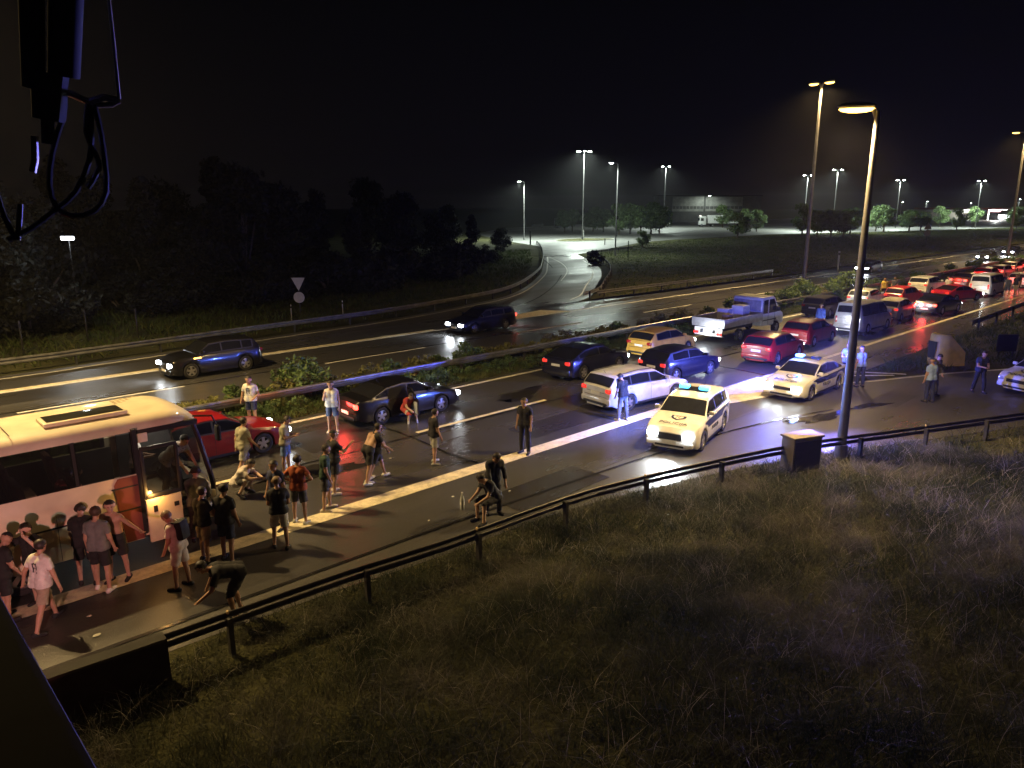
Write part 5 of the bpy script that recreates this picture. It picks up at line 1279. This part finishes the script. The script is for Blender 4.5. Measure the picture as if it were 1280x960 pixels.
def pp_(px, py, face, label, **kw):
    p = at(px, py); return person(p.x, p.y, face, label, **kw)
# on the near side of the coach
pp_(60,786,30,'man in white printed T-shirt and khaki shorts striding towards the coach', pose='stride', h=1.70, shirt='white', pants='khaki', shoes='black', prnt=(-1,'dkgrey'), ov=dict(LA=(-20,24,2,20),RA=(4,16,10,10)))
pp_(131,738,50,'man in grey T-shirt and black shorts seen from behind facing the coach', pose='relaxed', h=1.73, shirt='grey', pants='black', hair='brown', bulk=1.05)
pp_(112,730,70,'person in black between the grey T-shirt man and the coach side', pose='lookdown', h=1.68, shirt='black', pants='black', shoes='black')
person(3.75,15.42,225,'shirtless man resting one outstretched arm on the open coach door', pose='reach', h=1.74, shirt=None, pants='black', shoes='black', skin=0, flip=True, ov=dict(LA=(20,78,12,82)))
pp_(229,735,130,'young person in white vest with dark backpack looking down by the coach door', pose='lookdown', h=1.66, shirt='ivory', pants='ivory', bag='black', hair='fair', shoes='black')
pp_(258,702,15,'man in black T-shirt and khaki shorts standing before the coach door with arms folded', pose='crossed', h=1.66, shirt='black', pants='khaki', shoes='black')
pp_(286,702,35,'man all in black seen from behind right of the man in khaki shorts', pose='relaxed', h=1.73, shirt='black', pants='navy', shoes='black')
pp_(352,686,62,'man in black T-shirt and white shorts standing on the thick road line', pose='relaxed', h=1.66, shirt='black', pants='white', hair='fair', shoes='black', ov=dict(LA=(8,9,50,-20),RA=(8,9,48,-22)))
pp_(350,660,200,'man in dark shirt half hidden behind the man in white shorts', pose='relaxed', h=1.68, shirt='navy', pants='black', shoes='black')
pp_(376,654,40,'man in rust orange T-shirt with hands on hips near the thick road line', pose='hips', h=1.68, shirt='orange', pants='dkgrey', shoes='ltgrey')
pp_(409,638,330,'man in dark green T-shirt and dark shorts standing on the thick road line', pose='relaxed', h=1.70, shirt='green', pants='dkgrey', shoes='ivory')
pp_(419,617,0,'man in black with cap holding up a phone behind the green-shirted man', pose='raise', h=1.72, shirt='black', pants='black', shoes='ivory', cap='black')
pp_(462,604,12,'bare-backed man in black shorts bending forward behind the black saloon', pose='stoop', h=1.74, shirt=None, pants='black', shoes='white', hair='brown', ov=dict(lean=40,LL=(22,5,4),RL=(-14,5,-20)))
pp_(471,601,-8,'man in black striding past the bare-backed man', pose='stride', h=1.66, shirt='black', pants='black', shoes='white')
pp_(543,580,-10,'woman in black top and grey shorts standing alone beside the dashed lane line', pose='relaxed', h=1.66, shirt='black', pants='ltgrey', hair='dark', shoes='ltgrey')
pp_(656,567,200,'man dressed all in black standing upright on the thick road line', pose='stand', h=1.76, shirt='black', pants='black', long=True, shoes='black')
pp_(778,526,80,'man in black T-shirt and grey trousers leaning at the silver estate car', pose='lookdown', h=1.70, shirt='black', pants='grey', long=True, shoes='white')
# behind and beside the dark red hatchback
p = at(304,520); person(p.x-.3, 23.9, 222, 'man in white printed T-shirt and navy shorts standing on the median edge', pose='relaxed', h=1.76, shirt='white', pants='navy', shoes='white', prnt=(1,'dkgrey'), ov=dict(LA=(-6,20,60,-20),RA=(-4,20,4,14)), bulk=1.06)
pp_(307,598,8,'heavy man in grey T-shirt and grey shorts walking past the red hatchback', pose='walk', h=1.75, shirt='olive', pants='ltgrey', shoes='black', bulk=1.22)
pp_(359,592,-40,'man in pale olive shirt and denim shorts looking at a phone', pose='phone', h=1.70, shirt='olive', pants='denim', shoes='white', bulk=1.1)
pp_(417,541,230,'man in white sleeveless shirt and blue shorts with hand at his mouth', pose='chin', h=1.78, shirt='white', pants='jeans', shoes='white', bulk=1.12, sleeveless=True)
pp_(297,620,-50,'man squatting with head bowed before the coach front corner', pose='squat', h=1.74, shirt='ivory', pants='black', shoes='black', skin=1)
# coach door and inside
person(5.52,15.75,60,'man in dark jacket stepping up into the open coach door', pose='stoop', h=1.74, shirt='dkgrey', sleeve=1.9, pants='black', long=True, shoes='black', z=.12, ov=dict(lean=14))
person(5.35,16.75,-60,'man in striped shirt bending out of the coach doorway', pose='bent', h=1.72, shirt='stripe', stripe='dkgrey', pants='dkgrey', long=True, z=.96, ov=dict(lean=50))
person(4.75,17.0,-20,'man in white shirt standing inside the coach behind the door glass', pose='carry', h=1.62, shirt='white', pants='black', z=.96)
person(3.15,16.42,10,'passenger in red shirt seated by the coach side window', pose='sit', h=1.72, shirt='red', pants='black', z=.96, seat=.55, ov=dict(lean=8, LA=(60,20,140,-20)))
person(1.4,16.42,-10,'passenger in pale top seated farther back by the coach window', pose='sit', h=1.70, shirt='ivory', pants='black', z=.96, seat=.55, ov=dict(lean=8))
person(-.2,17.9,0,'passenger in dark top seated across the coach aisle', pose='sit', h=1.70, shirt='grey', pants='black', z=.96, seat=.55, ov=dict(lean=4))
# lower left edge
person(2.35,15.4,215,'person against the coach side with both hands raised to the head', pose='headhand', h=1.70, shirt='black', pants='black', shoes='black', skin=1)
pp_(12,775,20,'person in black at the picture edge beside the parapet', pose='lookdown', h=1.68, shirt='black', pants='black', shoes='black', cap='black')
pp_(304,770,165,'man in black doubled over the guardrail at the road edge', pose='bentwide', h=1.72, shirt='black', pants='black', shoes='black', sleeve=.8)
# guardrail pair
pp_(616,642,250,'man in black jacket with pale stripe standing stooped over the seated man', pose='stoop', h=1.72, shirt='black', pants='black', long=True, sleeve=1.6, stripe=None, shoes='black', ov=dict(lean=18))
gq = at(622,652); person(gq.x+.05, gq.y+.15, 175,'man in black T-shirt sitting hunched on the guardrail', pose='sit', h=1.74, shirt='black', pants='black', shoes='black', seat=.62, ov=dict(lean=32), skin=1)
# saloon rear seat
person(14.65,20.72,-88,'person in red top sitting sideways in the open rear door of the black saloon', pose='sit', h=1.58, shirt='red', pants='ltgrey', socks='white', shoes='white', seat=.50, skin=1, ov=dict(LL=(78,8,8),RL=(74,8,-6),lean=30))
# police officers and others on the right
pp_(1074,484,60,'police officer in pale blue shirt and dark trousers right of the lamp pole', pose='stand', h=1.72, shirt='copblue', pants='navy', long=True, shoes='black', cap='navy')
pp_(1057,478,200,'police officer in pale blue shirt half hidden by the lamp pole', pose='crossed', h=1.72, shirt='copblue', pants='navy', long=True, shoes='black')
pp_(1160,503,60,'police officer with cap in pale blue shirt standing in the middle of the ramp', pose='stand', h=1.72, shirt='copblue', pants='navy', long=True, shoes='black', cap='navy')
pp_(1164,494,240,'man in dark clothes behind the capped officer on the ramp', pose='lookdown', h=1.74, shirt='dkgrey', sleeve=1.9, pants='dkgrey', long=True, shoes='black')
pp_(1222,491,225,'man in dark uniform walking down the ramp looking at his hands', pose='carry', h=1.74, shirt='navy', pants='black', long=True, shoes='black')
person(43.2,18.9,190,'man in blue standing at the rear corner of the silver van', pose='stand', h=1.76, shirt='blue', pants='navy', long=True, shoes='black', sleeve=1.9)
person(62.6,22.5,200,'man in yellow shirt standing beside the white sport utility car', pose='stand', h=1.76, shirt='yellow', pants='black', long=True, shoes='black')
person(64.2,22.3,180,'man in dark clothes behind the yellow-shirted man', pose='stand', h=1.74, shirt='dkgrey', pants='black', long=True, shoes='black')
person(71.4,16.1,190,'man in dark top and shorts nearest the white van side door', pose='relaxed', h=1.76, shirt='dkgrey', pants='dkgrey', shoes='white')
person(73.2,15.9,160,'man in maroon-dark top at the middle of the white van side', pose='relaxed', h=1.78, shirt='black', pants='khaki', shoes='white')
person(74.6,16.1,180,'man in black shorts farthest along the white van side', pose='stand', h=1.75, shirt='dkgrey', pants='black', shoes='white')
person(68.0,19.5,180,'pale-dressed person standing between the white car and the red coupe', pose='stand', h=1.72, shirt='white', pants='ltgrey', long=True)

# ------------------------------------------------------------------ grass and litter
def inside(poly, X, Y):
    r = np.zeros(len(X), bool); n = len(poly); j = n-1
    for i in range(n):
        xi, yi = poly[i]; xj, yj = poly[j]
        c = ((yi > Y) != (yj > Y)) & (X < (xj-xi)*(Y-yi)/((yj-yi) if abs(yj-yi) > 1e-9 else 1e-9)+xi); r ^= c; j = i
    return r
def grass_mat(name, ramp, scale, share=0.18):
    m = mat(name, ramp[1], 0.85, 0, 0.0, scale, spec=0.15); nt = m.node_tree
    rp = [n for n in nt.nodes if n.type == 'VALTORGB'][0]; cr = rp.color_ramp
    cr.elements[0].color = (*ramp[0],1); cr.elements[1].color = (*ramp[2],1); e = cr.elements.new(.5); e.color = (*ramp[1],1)
    return thin(m, share)
M_gr = grass_mat('meadow_grass', ((0.018,0.028,0.014),(0.050,0.058,0.036),(0.14,0.135,0.11)), 0.55)
M_gr2 = grass_mat('verge_grass', ((0.035,0.065,0.018),(0.07,0.095,0.03),(0.12,0.12,0.05)), 0.9)
def blades(name, X, Y, hgt, wid, m, seed, clump=True):
    g = np.random.default_rng(seed); n = len(X)
    a = g.random(n)*2*np.pi; h = hgt*(0.45+0.9*g.random(n)); ln = h*(0.25+1.7*g.random(n)); la = g.random(n)*2*np.pi
    w = wid*(0.6+0.8*g.random(n)); dx, dy = np.cos(a)*w/2, np.sin(a)*w/2
    z0 = bank(X, Y)-.02
    b0 = np.stack([X-dx,Y-dy,z0],1); b1 = np.stack([X+dx,Y+dy,z0],1)
    mx, my = X+np.cos(la)*ln*.35, Y+np.sin(la)*ln*.35
    m0 = np.stack([mx-dx*.7,my-dy*.7,z0+h*.6],1); m1 = np.stack([mx+dx*.7,my+dy*.7,z0+h*.6],1)
    t = np.stack([X+np.cos(la)*ln,Y+np.sin(la)*ln,z0+h],1)
    V = np.stack([b0,b1,m1,m0,t],1).reshape(-1,3); i = np.arange(n)[:,None]*5
    F = np.concatenate([i+np.array([[0,1,2]]), i+np.array([[0,2,3]]), i+np.array([[3,2,4]])])
    o = npmesh(name, V, F, m); o['kind'] = 'stuff'; return o
g = np.random.default_rng(3)
rail_edge = [(p.x,p.y+.70) for p in RN if p.x > 3.4]
meadow = rail_edge+[(80,-40),(20,-40),(2,-6),(1.2,4),(1.4,11.2)]
def scatter(poly, n, bias=None):
    xs = [p[0] for p in poly]; ys = [p[1] for p in poly]
    X = g.uniform(min(xs),max(xs),n); Y = g.uniform(min(ys),max(ys),n); k = inside(poly,X,Y)
    return X[k], Y[k]
# tufts: gather blades round random centres; finer and denser close to the camera
def tufted(poly, ntuft, per, spread):
    X, Y = scatter(poly, ntuft); X = np.repeat(X,per)+g.normal(size=len(X)*per)*spread; Y = np.repeat(Y,per)+g.normal(size=len(Y)*per)*spread
    k = inside(poly,X,Y); return X[k],Y[k]
def noise2(X, Y):
    return (np.sin(X*.9+1.3*np.sin(Y*.7))+np.sin(Y*1.1+1.7*np.sin(X*.5+2))+np.sin((X+Y)*2.3)*.5)/2.5
near = [p for p in meadow if True]
zone1 = [(1.0,-3),(1.4,12.5),(6,12.2),(12,11.7),(18,10.6),(22,9.2),(25,7.8),(24,3),(20,-4),(10,-6)]
X, Y = tufted(zone1, 26000, 13, .13); k = inside(meadow,X,Y); X, Y = X[k], Y[k]
hh = .26+.13*noise2(X,Y)
blades('grass', X, Y, hh*.85, .010, M_gr, 1)
X, Y = tufted(meadow, 22000, 13, .17); k = (X > 17)|(Y < -3); X, Y = X[k], Y[k]
blades('grass', X, Y, (.30+.14*noise2(X,Y)), .020, M_gr, 2)
M_stem = grass_mat('dry_stems', ((0.09,0.085,0.065),(0.19,0.18,0.15),(0.34,0.32,0.28)), 2.2, 0.2)
X, Y = tufted(zone1, 5200, 7, .10); k = inside(meadow,X,Y)&(g.random(len(X)) < .45+.45*noise2(X*1.4,Y*1.3)); blades('dry_grass', X[k], Y[k], .38, .0085, M_stem, 4)
X, Y = tufted(meadow, 12000, 7, .13); k = ((X > 14)|(Y < 0))&(g.random(len(X)) < .5+.5*noise2(X*.8,Y*.9)); blades('dry_grass', X[k], Y[k], .46, .014, M_stem, 9)
# gore grass between motorway and ramp
gore = [(34.2,12.7),(36.5,11.0),(41,8.6),(48,4.6),(58,-2),(70,-10),(120,-10),(120,12.6),(50,12.8)]
X, Y = tufted(gore, 9000, 12, .2); blades('grass', X, Y, .28+.14*noise2(X,Y), .04, M_gr2, 5)
X, Y = tufted([(-30,23.75),(-30,26.7),(120,26.7),(120,23.75)], 9000, 10, .14); k = (Y > 23.7)&(Y < 26.75); blades('grass', X[k], Y[k], .22, .03, M_gr2, 6)
# far verges
fv = [(-40,39.6),(10,40.1),(18,41.0),(27,41.9),(34,43.5),(43,47.2),(56.5,57),(67,66.5),(77,76.5),(90,90),(60,95),(20,70),(-30,52)]
X, Y = tufted(fv, 12000, 8, .3); blades('grass', X, Y, .40+.16*noise2(X,Y), .055, M_gr2, 7)
tv = [(47,38.6),(55,44.2),(64,50.8),(72,57),(78,62.7),(82,67),(90,76),(124.0,90.8),(142.1,93.5),(154.5,93.0),(181.8,93.5),(204.9,87.0),(230.8,79.7),(264.2,72.8),(303.7,64.5),(330,40),(300,38.6)]
X, Y = tufted(tv, 30000, 5, .5); blades('grass', X, Y, .16, .09, M_gr2, 8)
# litter
def bottle(p, label, s=1.0):
    t = empty('bottle', (p.x,p.y,.012), 0, label, 'bottle'); prof = [(0,0),(.042,0),(.045,.03),(.045,.19),(.03,.25),(.016,.28),(.016,.31)]
    b = MB(); n = 12; vs = [(r*s*math.cos(2*math.pi*i/n),r*s*math.sin(2*math.pi*i/n),z*s) for r,z in prof for i in range(n)]
    b.add(vs,[(j*n+i,j*n+(i+1)%n,(j+1)*n+(i+1)%n,(j+1)*n+i) for j in range(len(prof)-1) for i in range(n)])
    b.build('bottle_body', mat('clear_plastic',(0.45,0.48,0.48),0.15,0,0.2,20), t); MB().cyl((0,0,.31*s),(0,0,.335*s),.018*s,.018*s,10).build('cap', mat('bottle_cap',(0.7,0.7,0.7),.4), t)
    b = MB(); b.cyl((0,0,.09*s),(0,0,.15*s),.0462*s,.0462*s,12,False); b.build('band', M_plate, t)
bottle(at(578,637), 'clear plastic bottle standing on the exit lane left of the two men at the guardrail', 1.35)
M_lit = mat('litter_white',(0.6,0.58,0.52),.7,0,.1)
for i, (px, py, s, lb) in enumerate(((112,772,.055,'small white scrap of litter near the pink-lit striding man'),(121,796,.085,'crumpled white wrapper on the lane near the wing wall'),(566,622,.06,'tiny pale scrap beside the plastic bottle'),(637,615,.05,'pale scrap on the lane beside the seated man'),(482,560,.06,'small pale scrap behind the black saloon door'),(488,574,.05,'tiny pale scrap near the walking man in black'),(536,652,.05,'tiny scrap at the foot of the guardrail'))):
    p = at(px, py); b = MB(); gg = np.random.default_rng(i); vs = [(s*math.cos(a)*(.6+.5*gg.random()), s*.7*math.sin(a)*(.6+.5*gg.random()), .02+.05*s*gg.random()) for a in np.linspace(0,2*math.pi,9)[:-1]]
    b.add(vs+[(0,0,.02+.3*s)], [(j,(j+1)%8,8) for j in range(8)]); o = b.build('litter_scrap', M_lit); o.location = (p.x,p.y,.012); tag(o, lb, 'litter')
p = at(627,668); o = MB().prism([(-.16,0),(.16,0),(.10,.06),(-.02,.10),(.04,.17),(0,.22),(-.10,.14)], -.02, .02).build('torn_strip', mat('yellow_strip',(0.6,0.42,0.08),.5)); o.location = (p.x,p.y,.12); o.rotation_euler = (0,0,R(-50)); tag(o,'torn yellow plastic strip in the grass below the guardrail','strip')

# ------------------------------------------------------------------ night air
def haze():
    b = MB().box((570,560,12.0),(1290,1310,26.0))
    m = bpy.data.materials.new('night_air'); m.use_nodes = True; nt = m.node_tree; nt.nodes.clear()
    o_ = nt.nodes.new('ShaderNodeOutputMaterial'); v = nt.nodes.new('ShaderNodeVolumePrincipled')
    v.inputs['Color'].default_value = (0.9,0.9,0.92,1); v.inputs['Density'].default_value = 0.0002; v.inputs['Anisotropy'].default_value = 0.55
    nt.links.new(v.outputs[0], o_.inputs['Volume'])
    o = b.build('haze', m, smooth=False); o['kind'] = 'stuff'
haze()
